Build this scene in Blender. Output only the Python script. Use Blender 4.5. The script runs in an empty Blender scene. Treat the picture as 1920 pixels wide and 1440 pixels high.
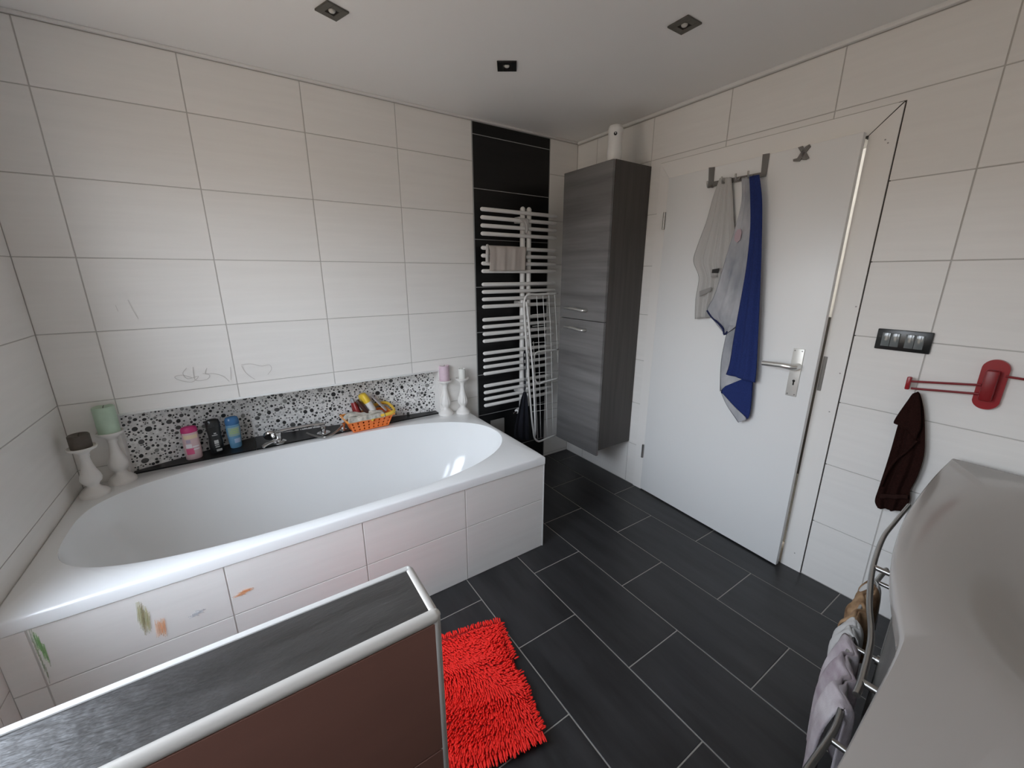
import bpy, bmesh, math, random
import numpy as np
from mathutils import Vector, Matrix
random.seed(7)
S = bpy.context.scene
COL = S.collection
PI = math.pi

# ------------------------------------------------------------------ camera, world, light, exposure
RC = ((0.83197117, -0.55481883, -0.00018817), (-0.14660114, -0.21950665, -0.96453353), (0.53510006, 0.80249168, -0.26396028))
CC = Vector((1.31076781, -2.39995531, 1.45638497)); FP = 754.8764538
cd = bpy.data.cameras.new('camera'); cam = bpy.data.objects.new('camera', cd); COL.objects.link(cam)
cd.sensor_width = 36; cd.lens = FP*36/1920; cd.clip_start = .02
m = Matrix.Identity(4)
for i in range(3):
    m[i][0] = RC[0][i]; m[i][1] = -RC[1][i]; m[i][2] = -RC[2][i]; m[i][3] = CC[i]
cam.matrix_world = m
S.camera = cam

W_ = bpy.data.worlds.new('sky'); S.world = W_; W_.use_nodes = True
nt = W_.node_tree; nt.nodes.clear()
o = nt.nodes.new('ShaderNodeOutputWorld'); bg = nt.nodes.new('ShaderNodeBackground')
tc = nt.nodes.new('ShaderNodeTexCoord'); sx = nt.nodes.new('ShaderNodeSeparateXYZ'); cr = nt.nodes.new('ShaderNodeValToRGB')
mp = nt.nodes.new('ShaderNodeMapRange'); mp.inputs[1].default_value = -1; mp.inputs[2].default_value = 1
nt.links.new(tc.outputs['Generated'], sx.inputs[0]); nt.links.new(sx.outputs[2], mp.inputs[0]); nt.links.new(mp.outputs[0], cr.inputs[0])
el = cr.color_ramp.elements
el[0].position = 0.0; el[0].color = (.295, .25, .205, 1)
el[1].position = 1.0; el[1].color = (1.10, 1.25, 1.48, 1)
for p_, c_ in ((.48, (.315, .27, .22, 1)), (.50, (.355, .31, .26, 1)), (.545, (.34, .32, .29, 1)), (.565, (1.20, 1.29, 1.41, 1)), (.62, (1.34, 1.46, 1.60, 1)), (.75, (1.16, 1.30, 1.50, 1))):
    e = el.new(p_); e.color = c_
nt.links.new(cr.outputs[0], bg.inputs[0]); nt.links.new(bg.outputs[0], o.inputs[0])
bg.inputs[1].default_value = 8.3

S.view_settings.view_transform = 'Standard'; S.view_settings.look = 'None'
S.view_settings.gamma = 1; S.view_settings.use_curve_mapping = False
S.view_settings.exposure = 0.05
S.cycles.use_denoising = True
S.cycles.max_bounces = 14; S.cycles.diffuse_bounces = 8; S.cycles.glossy_bounces = 5; S.cycles.transparent_max_bounces = 12
S.cycles.sample_clamp_indirect = 6

# room numbers (metres): back wall y=0, door wall x=XR, left wall x=XL, near wall y=YN
XL, XR, YN, H = .612, 3.4744, -3.02, 2.349
WINS = [(-2.30, -1.90, 1.02, 2.08), (-1.715, -.94, .66, 2.22), (-.89, -.54, 1.30, 2.00)]     # windows in the left wall, the first one added to lift dim areas: y0 y1 z0 z1
for w in WINS:
    ld = bpy.data.lights.new('window_portal', 'AREA'); ld.shape = 'RECTANGLE'; ld.size = w[3]-w[2]; ld.size_y = w[1]-w[0]
    ld.cycles.is_portal = True
    lo = bpy.data.objects.new('window_portal', ld); COL.objects.link(lo)
    lo.location = (XL-.065, (w[0]+w[1])/2, (w[2]+w[3])/2); lo.rotation_euler = (0, -PI/2, 0)

# ------------------------------------------------------------------ helpers
RM = Matrix(RC)
def P(u, v, ax, val):
    "point of the photograph's pixel (u, v) on the plane axis ax = val"
    d = RM.transposed() @ Vector(((u-960)/FP, (v-720)/FP, 1.0))
    t = (val-CC[ax])/d[ax]
    return CC+d*t

def put(ob, label=None, cat=None, group=None, kind=None):
    if label: ob['label'] = label
    if cat: ob['category'] = cat
    if group: ob['group'] = group
    if kind: ob['kind'] = kind
    return ob
def thing(name, label, cat, loc=(0, 0, 0), rz=0, group=None):
    e = bpy.data.objects.new(name, None); COL.objects.link(e); e.empty_display_size = .05
    e.location = loc; e.rotation_euler = (0, 0, rz)
    return put(e, label, cat, group)
def obj(name, bm, mat, parent=None, smooth=False, angle=None, world=True):
    me = bpy.data.meshes.new(name)
    if isinstance(bm, bmesh.types.BMesh):
        bmesh.ops.recalc_face_normals(bm, faces=bm.faces)
        bm.to_mesh(me); bm.free()
    else:
        me.from_pydata(bm[0], [], bm[1]); me.update()
    me.materials.append(mat)
    if smooth:
        for p in me.polygons: p.use_smooth = True
    ob = bpy.data.objects.new(name, me); COL.objects.link(ob)
    if angle and smooth:
        try: me.set_sharp_from_angle(angle=math.radians(angle))
        except Exception: pass
    if parent:
        ob.parent = parent
        if world: ob.matrix_parent_inverse = Matrix.LocRotScale(parent.location, parent.rotation_euler, None).inverted() if parent.parent is None else parent_inv(parent)
    return ob
def parent_inv(p):
    m = Matrix.Identity(4); chain = []
    while p: chain.append(p); p = p.parent
    for q in reversed(chain): m = m @ q.matrix_parent_inverse @ Matrix.LocRotScale(q.location, q.rotation_euler, None)
    return m.inverted()
def NB(): return bmesh.new()
def box(bm, a, b, bev=0, seg=2, rot=None, piv=None):
    x0, y0, z0 = a; x1, y1, z1 = b
    vs = [bm.verts.new((x, y, z)) for x in (x0, x1) for y in (y0, y1) for z in (z0, z1)]
    fs = [bm.faces.new([vs[i] for i in q]) for q in ((0, 1, 3, 2), (4, 6, 7, 5), (0, 4, 5, 1), (2, 3, 7, 6), (0, 2, 6, 4), (1, 5, 7, 3))]
    if bev:
        es = list({e for f in fs for e in f.edges})
        r = bmesh.ops.bevel(bm, geom=es, offset=bev, segments=seg, affect='EDGES', profile=.5)
        vs = list({v for v in vs if v.is_valid} | {v for f in r['faces'] for v in f.verts})
    if rot is not None:
        bmesh.ops.rotate(bm, verts=vs, cent=piv or ((x0+x1)/2, (y0+y1)/2, (z0+z1)/2), matrix=rot)
    return vs
def tube(bm, pts, r, n=10, caps=True, flat=None):
    pts = [Vector(p) for p in pts]; rings = []; up = None
    for i, p in enumerate(pts):
        t = (pts[min(i+1, len(pts)-1)]-pts[max(i-1, 0)]).normalized()
        if up is None: up = Vector((0, 0, 1)) if abs(t.z) < .9 else Vector((1, 0, 0))
        a = t.cross(up).normalized(); b = a.cross(t).normalized(); up = b
        rr = r[i] if isinstance(r, (list, tuple)) else r
        f = flat or 1
        rings.append([bm.verts.new(p+(a*math.cos(2*PI*k/n)*rr+b*math.sin(2*PI*k/n)*rr*f)) for k in range(n)])
    for i in range(len(rings)-1):
        for k in range(n): bm.faces.new((rings[i][k], rings[i][(k+1) % n], rings[i+1][(k+1) % n], rings[i+1][k]))
    if caps:
        bm.faces.new(rings[0][::-1]); bm.faces.new(rings[-1])
def lathe(bm, prof, c, n=32, sq=None):
    "prof: (radius, z) pairs; sq(angle, z): radius factor"
    rings = []
    for r, z in prof:
        rings.append([bm.verts.new((c[0]+max(r, 1e-4)*(sq(2*PI*k/n, z) if sq else 1)*math.cos(2*PI*k/n), c[1]+max(r, 1e-4)*(sq(2*PI*k/n, z) if sq else 1)*math.sin(2*PI*k/n), c[2]+z)) for k in range(n)])
    for i in range(len(rings)-1):
        for k in range(n): bm.faces.new((rings[i][k], rings[i][(k+1) % n], rings[i+1][(k+1) % n], rings[i+1][k]))
    bm.faces.new(rings[0][::-1]); bm.faces.new(rings[-1])
def prism(bm, pts, off):
    "extrude polygon pts by vector off"
    off = Vector(off); a = [bm.verts.new(p) for p in pts]; b = [bm.verts.new(Vector(p)+off) for p in pts]; n = len(pts)
    bm.faces.new(a); bm.faces.new(b[::-1])
    for i in range(n): bm.faces.new((a[i], b[i], b[(i+1) % n], a[(i+1) % n]))
def smoothline(pts, n=8):
    pts = [Vector(p) for p in pts]; out = []
    for i in range(len(pts)-1):
        p0, p1, p2, p3 = pts[max(i-1, 0)], pts[i], pts[i+1], pts[min(i+2, len(pts)-1)]
        for k in range(n):
            t = k/n
            out.append(.5*((2*p1)+(p2-p0)*t+(2*p0-5*p1+4*p2-p3)*t*t+(3*p1-p0-3*p2+p3)*t**3))
    out.append(pts[-1]); return out
def sheet(rows, nu=24, sub=5, amp=.008, freq=3, phase=0, nrm=(1, 0, 0), thick=.004, grow=True, wob=.3):
    "cloth from rows of (left, right) points, folded along nrm, as a closed two-sided mesh"
    nrm = Vector(nrm); L = smoothline([r[0] for r in rows], sub); R = smoothline([r[1] for r in rows], sub)
    V = []; F = []; nv = len(L)
    for s in (0, 1):
        for j in range(nv):
            t = j/(nv-1); g = (.25+.75*t) if grow else 1
            for i in range(nu+1):
                u = i/nu
                d = amp*g*(math.sin(2*PI*freq*u+phase+wob*2*math.sin(3*t+phase))+.35*math.sin(2*PI*freq*2.3*u+1.3*phase+2*t))
                edge = math.sin(PI*u)**.5 if 0 < u < 1 else 0
                V.append(L[j].lerp(R[j], u)+nrm*(d+(thick/2 if s else -thick/2)*edge))
    N = nu+1; B = nv*N
    for j in range(nv-1):
        for i in range(nu):
            a = j*N+i
            F.append((a, a+1, a+N+1, a+N)); F.append((B+a, B+a+N, B+a+N+1, B+a+1))
    for i in range(nu):
        F.append((i, B+i, B+i+1, i+1)); k = (nv-1)*N+i; F.append((k, k+1, B+k+1, B+k))
    for j in range(nv-1):
        a = j*N; F.append((a, a+N, B+a+N, B+a)); a += nu; F.append((a, B+a, B+a+N, a+N))
    bm = NB(); vs = [bm.verts.new(v) for v in V]
    for f in F:
        try: bm.faces.new([vs[i] for i in f])
        except ValueError: pass
    bmesh.ops.remove_doubles(bm, verts=bm.verts, dist=1e-6)
    return bm

# ------------------------------------------------------------------ materials
def mat(name, col, rough=.5, metal=0, noise=None, bump=None, spec=.5, coat=0, rnd=0, trans=0, sheen=0, mix=None):
    """noise = (scale xyz, amount, detail); bump = (scale xyz, strength); rnd = per-object brightness spread; mix = second colour for the noise"""
    M = bpy.data.materials.new(name); M.use_nodes = True; n = M.node_tree.nodes; l = M.node_tree.links
    b = n['Principled BSDF']; b.inputs['Base Color'].default_value = (*col, 1); b.inputs['Roughness'].default_value = rough
    b.inputs['Metallic'].default_value = metal; b.inputs['Specular IOR Level'].default_value = spec
    b.inputs['Coat Weight'].default_value = coat; b.inputs['Coat Roughness'].default_value = .08
    b.inputs['Transmission Weight'].default_value = trans
    if sheen: b.inputs['Sheen Weight'].default_value = sheen; b.inputs['Sheen Roughness'].default_value = .5
    if noise or bump:
        t = n.new('ShaderNodeTexCoord'); oi = n.new('ShaderNodeObjectInfo')
        ad = n.new('ShaderNodeVectorMath'); ad.operation = 'ADD'; sc = n.new('ShaderNodeVectorMath'); sc.operation = 'SCALE'; sc.inputs['Scale'].default_value = 37
        cb = n.new('ShaderNodeCombineXYZ')
        for k in range(3): l.new(oi.outputs['Random'], cb.inputs[k])
        l.new(cb.outputs[0], sc.inputs[0]); l.new(t.outputs['Object'], ad.inputs[0]); l.new(sc.outputs[0], ad.inputs[1])
        def nz(scl, det):
            mp = n.new('ShaderNodeMapping'); mp.inputs['Scale'].default_value = scl; l.new(ad.outputs[0], mp.inputs[0])
            x = n.new('ShaderNodeTexNoise'); x.inputs['Scale'].default_value = 1; x.inputs['Detail'].default_value = det; x.inputs['Roughness'].default_value = .6
            l.new(mp.outputs[0], x.inputs[0]); return x
        if noise:
            x = nz(noise[0], noise[2] if len(noise) > 2 else 4)
            r = n.new('ShaderNodeMapRange'); r.inputs[1].default_value = .3; r.inputs[2].default_value = .7
            l.new(x.outputs[0], r.inputs[0])
            mx = n.new('ShaderNodeMix'); mx.data_type = 'RGBA'
            a_ = noise[1]
            mx.inputs['A'].default_value = (*[c*(1-a_) for c in col], 1); mx.inputs['B'].default_value = (*(mix or [min(1, c*(1+a_)) for c in col]), 1)
            l.new(r.outputs[0], mx.inputs['Factor'])
            out = mx.outputs['Result']
            if rnd:
                hs = n.new('ShaderNodeHueSaturation'); rr = n.new('ShaderNodeMapRange'); rr.inputs[3].default_value = 1-rnd; rr.inputs[4].default_value = 1+rnd
                l.new(oi.outputs['Random'], rr.inputs[0]); l.new(rr.outputs[0], hs.inputs['Value']); l.new(out, hs.inputs['Color']); out = hs.outputs[0]
            l.new(out, b.inputs['Base Color'])
        if bump:
            x = nz(bump[0], 3); bp = n.new('ShaderNodeBump'); bp.inputs['Strength'].default_value = bump[1]; bp.inputs['Distance'].default_value = .004
            l.new(x.outputs[0], bp.inputs['Height']); l.new(bp.outputs[0], b.inputs['Normal'])
    return M
M = {}
M['tile'] = mat('white_wall_tile', (.80, .78, .75), .36, noise=((2.5, 2.5, 38), .022, 4), rnd=.012, spec=.4)
M['grout'] = mat('grey_grout', (.52, .50, .475), .9)
M['blacktile'] = mat('black_wall_tile', (.0075, .0075, .008), .32, noise=((3, 3, 30), .25), spec=.35)
M['whitegrout'] = mat('pale_joint', (.36, .36, .36), .8)
M['floortile'] = mat('anthracite_floor_tile', (.023, .023, .0245), .38, noise=((16, 2.2, 4), .42, 6), rnd=.08, bump=((40, 8, 10), .08), spec=.5)
M['floorgrout'] = mat('floor_grout', (.34, .32, .29), .9)
M['ceiling'] = mat('ceiling_white', (.85, .84, .82), .55)
M['coving'] = mat('coving_white', (.74, .73, .71), .5)
M['plaster'] = mat('grey_white_wall', (.60, .59, .575), .6)
M['acrylic'] = mat('bath_acrylic', (.82, .83, .83), .12, spec=.5, coat=.3)
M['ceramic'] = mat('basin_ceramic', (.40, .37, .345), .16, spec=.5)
M['doorwhite'] = mat('door_white_lacquer', (.84, .84, .83), .34)
M['casing'] = mat('casing_white_lacquer', (.82, .80, .77), .4)
M['dark'] = mat('dark_gap', (.03, .027, .024), .9)
M['chrome'] = mat('chrome', (.72, .72, .72), .12, 1)
M['steel'] = mat('brushed_steel', (.42, .41, .39), .32, 1)
M['satin'] = mat('satin_chrome', (.78, .77, .74), .28, .85)
M['plate'] = mat('pale_anodised', (.74, .73, .69), .42, .45)
M['greymetal'] = mat('grey_metal', (.22, .21, .20), .42, .8)
M['wood'] = mat('grey_wood_front', (.135, .130, .128), .40, noise=((4, 1.0, 17), .22, 5), mix=(.195, .19, .188))
M['woodside'] = mat('dark_wood_side', (.062, .055, .050), .5, noise=((30, 30, 1.5), .25, 5))
M['whitepaint'] = mat('white_radiator_enamel', (.74, .73, .71), .3)
M['candleholder'] = mat('white_glazed_pottery', (.76, .74, .71), .4, bump=((60, 60, 60), .03))
M['waxgreen'] = mat('mint_wax', (.46, .60, .47), .55, noise=((20, 20, 20), .06))
M['waxbrown'] = mat('brown_wax', (.085, .07, .055), .5, noise=((20, 20, 60), .15))
M['waxpink'] = mat('pink_wax', (.62, .47, .54), .55, noise=((30, 30, 30), .06))
M['waxwhite'] = mat('white_wax', (.74, .74, .70), .55)
M['wick'] = mat('wick', (.04, .035, .03), .9)
M['mosaic'] = mat('mosaic_ground', (.70, .69, .67), .45, noise=((60, 60, 60), .22, 3), mix=(.86, .85, .83))
M['peb0'] = mat('pebble_black', (.016, .016, .016), .28)
M['peb1'] = mat('pebble_charcoal', (.075, .075, .073), .32)
M['peb2'] = mat('pebble_grey', (.22, .22, .21), .4)
M['rug'] = mat('red_chenille', (.86, .014, .006), .7)
M['rugback'] = mat('red_rug_back', (.35, .008, .006), .9)
M['capstone'] = mat('slate_top_tile', (.032, .031, .031), .34, noise=((5, 30, 8), .5, 7), bump=((30, 110, 20), .5), spec=.95)
M['brown'] = mat('shaded_wall_tile', (.215, .105, .08), .3, noise=((3, 3, 12), .05))  # deep shade of the half wall's near face, put into the colour
M['edgetrim'] = mat('edge_trim_silver', (.64, .62, .585), .33, .25)
M['whitetrim'] = mat('edge_trim_white', (.76, .76, .745), .35)
M['black'] = mat('black_plastic', (.012, .013, .013), .28)
M['rocker'] = mat('grey_glass_rocker', (.16, .175, .175), .12, spec=.7)
M['red'] = mat('red_plastic', (.30, .006, .012), .3)
M['reddark'] = mat('red_plastic_rail', (.20, .008, .013), .35)
M['brownterry'] = mat('dark_brown_terry', (.019, .0065, .005), .95, noise=((250, 250, 250), .4), bump=((300, 300, 300), .5), spec=.1)
M['beigeterry'] = mat('beige_terry', (.50, .45, .41), .95, bump=((260, 260, 260), .35))
M['whitecloth'] = mat('light_grey_cloth', (.50, .49, .475), .95, bump=((240, 240, 240), .3))
M['charcoalband'] = mat('charcoal_band', (.035, .033, .032), .9)
M['greyband'] = mat('grey_band', (.30, .29, .28), .9)
M['bluecloth'] = mat('royal_blue_terry', (.011, .026, .135), .92, noise=((180, 180, 180), .2), bump=((260, 260, 260), .35))
M['navy'] = mat('navy_hem', (.012, .018, .075), .9)
M['greycloth'] = mat('grey_blue_print', (.33, .35, .39), .93, noise=((9, 9, 5), .25, 3), mix=(.50, .50, .52), bump=((260, 260, 260), .3))
M['pinkpatch'] = mat('pink_print', (.46, .35, .38), .93)
M['lilac'] = mat('lilac_towel', (.42, .33, .37), .95, noise=((7, 14, 9), .3, 3), mix=(.60, .56, .57), bump=((220, 220, 220), .35))
M['ochre'] = mat('ochre_brown_cloth', (.24, .12, .05), .95, noise=((18, 18, 18), .45, 3), mix=(.42, .27, .15))
M['navycloth'] = mat('dark_navy_cloth', (.008, .009, .016), .95, noise=((30, 30, 10), .3))
M['orange'] = mat('orange_plastic', (.86, .20, .035), .35)
M['yellow'] = mat('yellow_plastic', (.80, .52, .06), .32)
M['vanity'] = mat('vanity_grey', (.15, .145, .135), .45, noise=((20, 20, 2), .2))
M['frosted'] = mat('lamp_glass', (.55, .54, .50), .25)
M['spotring'] = mat('spot_nickel', (.13, .125, .11), .35, .75)
M['darkline'] = mat('silicone_dark', (.045, .04, .035), .8)
def paint(name, c, r=.35, **k):
    if name not in M:
        M[name] = mat(name, c, r, **k)
        if name.startswith('crayon'): M[name].node_tree.nodes['Principled BSDF'].inputs['Alpha'].default_value = .34   # waxy film on the glaze
    return M[name]
g = bpy.data.materials.new('window_glass'); g.use_nodes = True; n = g.node_tree.nodes; l = g.node_tree.links
n.remove(n['Principled BSDF']); mx = n.new('ShaderNodeMixShader'); fr = n.new('ShaderNodeLayerWeight'); pw = n.new('ShaderNodeMath'); pw.operation = 'POWER'; pw.inputs[1].default_value = 5; ma = n.new('ShaderNodeMath'); ma.operation = 'MULTIPLY_ADD'; ma.inputs[1].default_value = .8; ma.inputs[2].default_value = .04; tr = n.new('ShaderNodeBsdfTransparent'); gl = n.new('ShaderNodeBsdfGlossy')
gl.inputs['Roughness'].default_value = .02
l.new(fr.outputs['Facing'], pw.inputs[0]); l.new(pw.outputs[0], ma.inputs[0]); l.new(ma.outputs[0], mx.inputs[0]); l.new(tr.outputs[0], mx.inputs[1]); l.new(gl.outputs[0], mx.inputs[2]); l.new(mx.outputs[0], n['Material Output'].inputs[0])
M['glass'] = g

# ------------------------------------------------------------------ the room
TT = .0022   # tile thickness
_tiles = {}
def tile_wall(parent, axis, face, sgn, us, vs, holes, m, gap=.004, name='tile'):
    """tiles on the plane axis=face whose outside points along sgn; us/vs grid lines (vs = z or, for the floor, y); holes = (u0,u1,v0,v1)"""
    for i in range(len(us)-1):
        for j in range(len(vs)-1):
            rects = [(us[i]+gap/2, us[i+1]-gap/2, vs[j]+gap/2, vs[j+1]-gap/2)]
            for h in holes:
                nr = []
                for r in rects:
                    if r[1] <= h[0] or r[0] >= h[1] or r[3] <= h[2] or r[2] >= h[3]: nr.append(r); continue
                    if r[0] < h[0]: nr.append((r[0], h[0], r[2], r[3]))
                    if r[1] > h[1]: nr.append((h[1], r[1], r[2], r[3]))
                    a, b = max(r[0], h[0]), min(r[1], h[1])
                    if r[2] < h[2]: nr.append((a, b, r[2], h[2]))
                    if r[3] > h[3]: nr.append((a, b, h[3], r[3]))
                rects = nr
            rects = [r for r in rects if r[1]-r[0] > .006 and r[3]-r[2] > .006]
            if not rects: continue
            u0, v0 = rects[0][0], rects[0][2]
            key = (axis, sgn, m.name, tuple(round(q, 4) for r in rects for q in (r[0]-u0, r[1]-u0, r[2]-v0, r[3]-v0)))
            if key not in _tiles:
                bm = NB()
                for r in rects:
                    a = [0, 0, 0]; b = [0, 0, 0]
                    ua, va = {0: (1, 2), 1: (0, 2), 2: (0, 1)}[axis]
                    a[ua], b[ua], a[va], b[va] = r[0]-u0, r[1]-u0, r[2]-v0, r[3]-v0
                    a[axis], b[axis] = (0, -sgn*TT) if -sgn*TT > 0 else (-sgn*TT, 0)
                    box(bm, a, b, .0008 if len(rects) == 1 else 0, 1)
                me = bpy.data.meshes.new(name); bmesh.ops.recalc_face_normals(bm, faces=bm.faces); bm.to_mesh(me); bm.free(); me.materials.append(m); _tiles[key] = me
            ob = bpy.data.objects.new(name, _tiles[key]); COL.objects.link(ob); ob.parent = parent
            ua, va = {0: (1, 2), 1: (0, 2), 2: (0, 1)}[axis]
            loc = [0, 0, 0]; loc[axis] = face; loc[ua] = u0; loc[va] = v0; ob.location = loc
def lines(a, b, start, step):
    k = math.floor((a-start)/step); out = [a]
    x = start+step*k
    while x < b-.01:
        if x > a+.01: out.append(x)
        x += step
    return out+[b]

# floor
bm = NB(); box(bm, (XL-.3, YN-.1, -.12), (XR+.3, .4, -TT)); fl = put(obj('floor', bm, M['floorgrout']), kind='structure')
bm = NB(); box(bm, (XL, YN, -TT), (XR, .0, -.0018)); obj('grout', bm, M['floorgrout'], fl)
FX, FY, FW, FL = 2.0467, -1.0428, .30321, .30268
for c in range(-5, 5):
    x0, x1 = max(FX+FW*c, XL), min(FX+FW*(c+1), XR)
    if x1-x0 < .02: continue
    ph = FY if c % 2 else FY-FL
    tile_wall(fl, 2, 0, 1, [x0, x1], lines(YN, 0, ph, 2*FL), [], M['floortile'], .0045)

# ceiling with coving strips
bm = NB(); box(bm, (XL-.3, YN-.1, H), (XR+.3, .4, H+.12)); ce = put(obj('ceiling', bm, M['ceiling']), kind='structure')
bm = NB(); box(bm, (XL, -.016, H-.012), (XR, 0, H), .003); put(obj('trim_1', bm, M['coving'], smooth=True, angle=30), kind='structure')
bm = NB(); box(bm, (XR-.02, YN, H-.018), (XR, -.016, H), .004); put(obj('trim_2', bm, M['coving'], smooth=True, angle=30), kind='structure')
bm = NB(); box(bm, (XL, YN, H-.012), (XL+.016, -.016, H), .003); put(obj('trim_3', bm, M['coving'], smooth=True, angle=30), kind='structure')

# back wall (niche behind the bath left open)
NX0, NX1, NZ0, NZ1 = .775, 2.335, .52, .842
bm = NB()
for a, b in (((XL-.3, TT, -.1), (NX0, .4, H)), ((NX1, TT, -.1), (XR+.3, .4, H)), ((NX0, TT, NZ1), (NX1, .4, H)), ((NX0, TT, -.1), (NX1, .4, NZ0))): box(bm, a, b)
wb = put(obj('wall_back', bm, M['grout']), kind='structure')
bzs = sorted([0]+[2.4197-.3*j for j in range(1, 9)]+[H-.012])
BKX0, BKX1 = 2.624, 3.221
nh = [(NX0, NX1, NZ0-.02, NZ1+.006)]
tile_wall(wb, 1, 0, -1, [XL, .789, 1.245, 1.701, 2.157, BKX0-.004], bzs, nh, M['tile'])
blk = sorted([0, .168]+[2.2690-.2995*j for j in range(0, 7)]+[H-.012])
bm = NB(); box(bm, (BKX0-.004, .0012, 0), (BKX1+.004, TT, H-.012)); obj('joint_backing', bm, M['whitegrout'], wb)
tile_wall(wb, 1, 0, -1, [BKX0, BKX1], blk, [], M['blacktile'], .004)
tile_wall(wb, 1, 0, -1, [BKX1+.004, XR], bzs, [], M['tile'])
# niche: two mosaic panels that meet at an angle, black ledge tiles
NA, NBp, NC = Vector((NX0, .055)), Vector((1.275, .232)), Vector((NX1, .083))
def mosaic(a, b):
    d = (b-a); L = d.length; d.normalize(); nrm = Vector((d.y, -d.x)) if d.x > 0 else Vector((-d.y, d.x))
    pan = NB(); back = Vector((-nrm.x, -nrm.y))*.02
    pts = [Vector((a.x, a.y, NZ0)), Vector((b.x, b.y, NZ0)), Vector((b.x, b.y, NZ1)), Vector((a.x, a.y, NZ1))]
    prism(pan, pts, (back.x, back.y, 0)); pn = obj('mosaic_panel', pan, M['mosaic'], wb)
    # scatter of round pebbles
    out = []; cell = {}
    def ok(x, z, r):
        for i in range(int(x/.035)-1, int(x/.035)+2):
            for j in range(int(z/.035)-1, int(z/.035)+2):
                for (px, pz, pr) in cell.get((i, j), ()):
                    if (px-x)**2+(pz-z)**2 < (pr+r+.0012)**2: return False
        return True
    hh = NZ1-.545
    for r0, r1, cnt in ((.0125, .0155, 8), (.009, .0122, 34), (.0058, .0085, 120), (.0036, .0055, 300), (.0022, .0034, 200)):
        k = 0; tries = 0
        while k < cnt*L/.8 and tries < 9000:
            tries += 1; r = random.uniform(r0, r1); x = random.uniform(r, L-r); z = random.uniform(r, hh-r)
            if ok(x, z, r): cell.setdefault((int(x/.035), int(z/.035)), []).append((x, z, r)); out.append((x, z, r)); k += 1
    def peb(bm, x, z, r):
        c = Vector((a.x+d.x*x, a.y+d.y*x, .545+z)); n3 = Vector((nrm.x, nrm.y, 0)); d3 = Vector((d.x, d.y, 0)); up = Vector((0, 0, 1))
        n = 14 if r > .008 else 9; ex = random.uniform(.9, 1.1); rings = []
        for rr, h in ((1, 0), (.93, .0012), (.7, .0019)):
            rings.append([bm.verts.new(c+n3*h+(d3*math.cos(2*PI*k/n)*ex+up*math.sin(2*PI*k/n)/ex)*r*rr) for k in range(n)])
        for i in range(2):
            for k in range(n): bm.faces.new((rings[i][k], rings[i][(k+1) % n], rings[i+1][(k+1) % n], rings[i+1][k]))
        bm.faces.new(rings[2])
    bms = [NB(), NB(), NB()]
    for x, z, r in out:
        q = random.random(); c = 0 if q < (.60 if r < .009 else .36) else (1 if q < .80 else 2)
        if r > .0095:
            b1 = NB(); peb(b1, x, z, r); obj('pebble', b1, M['peb%d' % c], pn, True, 40)
        else: peb(bms[c], x, z, r)
    for c in range(3): put(obj('small_pebbles', bms[c], M['peb%d' % c], pn, True, 40), kind='stuff')
mosaic(NA, NBp); mosaic(NBp, NC)
bm = NB(); prism(bm, [(NX0, .03, NZ0), (NX1, .03, NZ0), (NX1, .35, NZ0), (NX0, .35, NZ0)], (0, 0, .015)); obj('ledge_backing', bm, M['whitegrout'], wb)
for x0, x1 in ((NX0, 1.2725), (1.2765, 1.88), (1.884, NX1)):
    bm = NB(); box(bm, (x0, .03, .535), (x1, .33, .5465), .0008, 1); obj('ledge_tile', bm, M['blacktile'], wb)
for x in (NX0, NX1):   # niche side cheeks
    bm = NB(); s = .003 if x == NX0 else -.003
    box(bm, (min(x, x+s), 0.0, NZ0), (max(x, x+s), .2, NZ1)); obj('niche_side', bm, M['tile'], wb)
bm = NB(); box(bm, (NX0-.004, -.0025, NZ1-.002), (NX1+.004, .012, NZ1+.009), .002); put(obj('trim_4', bm, M['whitetrim'], smooth=True, angle=30), kind='structure')

# left wall with two windows that light the room and one added to brighten dim areas
bm = NB()
ys = [YN-.1]+[q for w in sorted(WINS) for q in w[:2]]+[TT]
for i in range(len(ys)-1):
    w = next((w for w in WINS if abs(w[0]-ys[i]) < 1e-6), None)
    if w is None: box(bm, (XL-.11, ys[i], -.1), (XL-TT, ys[i+1], H))
    else:
        box(bm, (XL-.11, w[0], -.1), (XL-TT, w[1], w[2])); box(bm, (XL-.11, w[0], w[3]), (XL-TT, w[1], H))
wl = put(obj('wall_left', bm, M['grout']), kind='structure')
tile_wall(wl, 0, XL, 1, [YN, -2.784, -2.328, -1.872, -1.416, -.96, 0], bzs, WINS, M['tile'])
for i, (y0, y1, z0, z1) in enumerate(WINS):
    bm = NB(); f = .045
    for a, b in (((XL-.055, y0, z0), (XL-.012, y0+f, z1)), ((XL-.055, y1-f, z0), (XL-.012, y1, z1)), ((XL-.055, y0, z0), (XL-.012, y1, z0+f)), ((XL-.055, y0, z1-f), (XL-.012, y1, z1))): box(bm, a, b, .005)
    wn = put(obj('window_%d' % (i+1), bm, M['doorwhite'], smooth=True, angle=30), kind='structure')
    bm = NB(); box(bm, (XL-.036, y0+f-.003, z0+f-.003), (XL-.032, y1-f+.003, z1-f+.003)); obj('pane', bm, M['glass'], wn)

# near wall behind the camera
bm = NB(); box(bm, (XL-.3, YN-.3, -.1), (XR+.3, YN-TT, H)); wnr = put(obj('wall_near', bm, M['grout']), kind='structure')
tile_wall(wnr, 1, YN, 1, lines(XL, XR, .789, .456), bzs, [], M['tile'])

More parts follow.
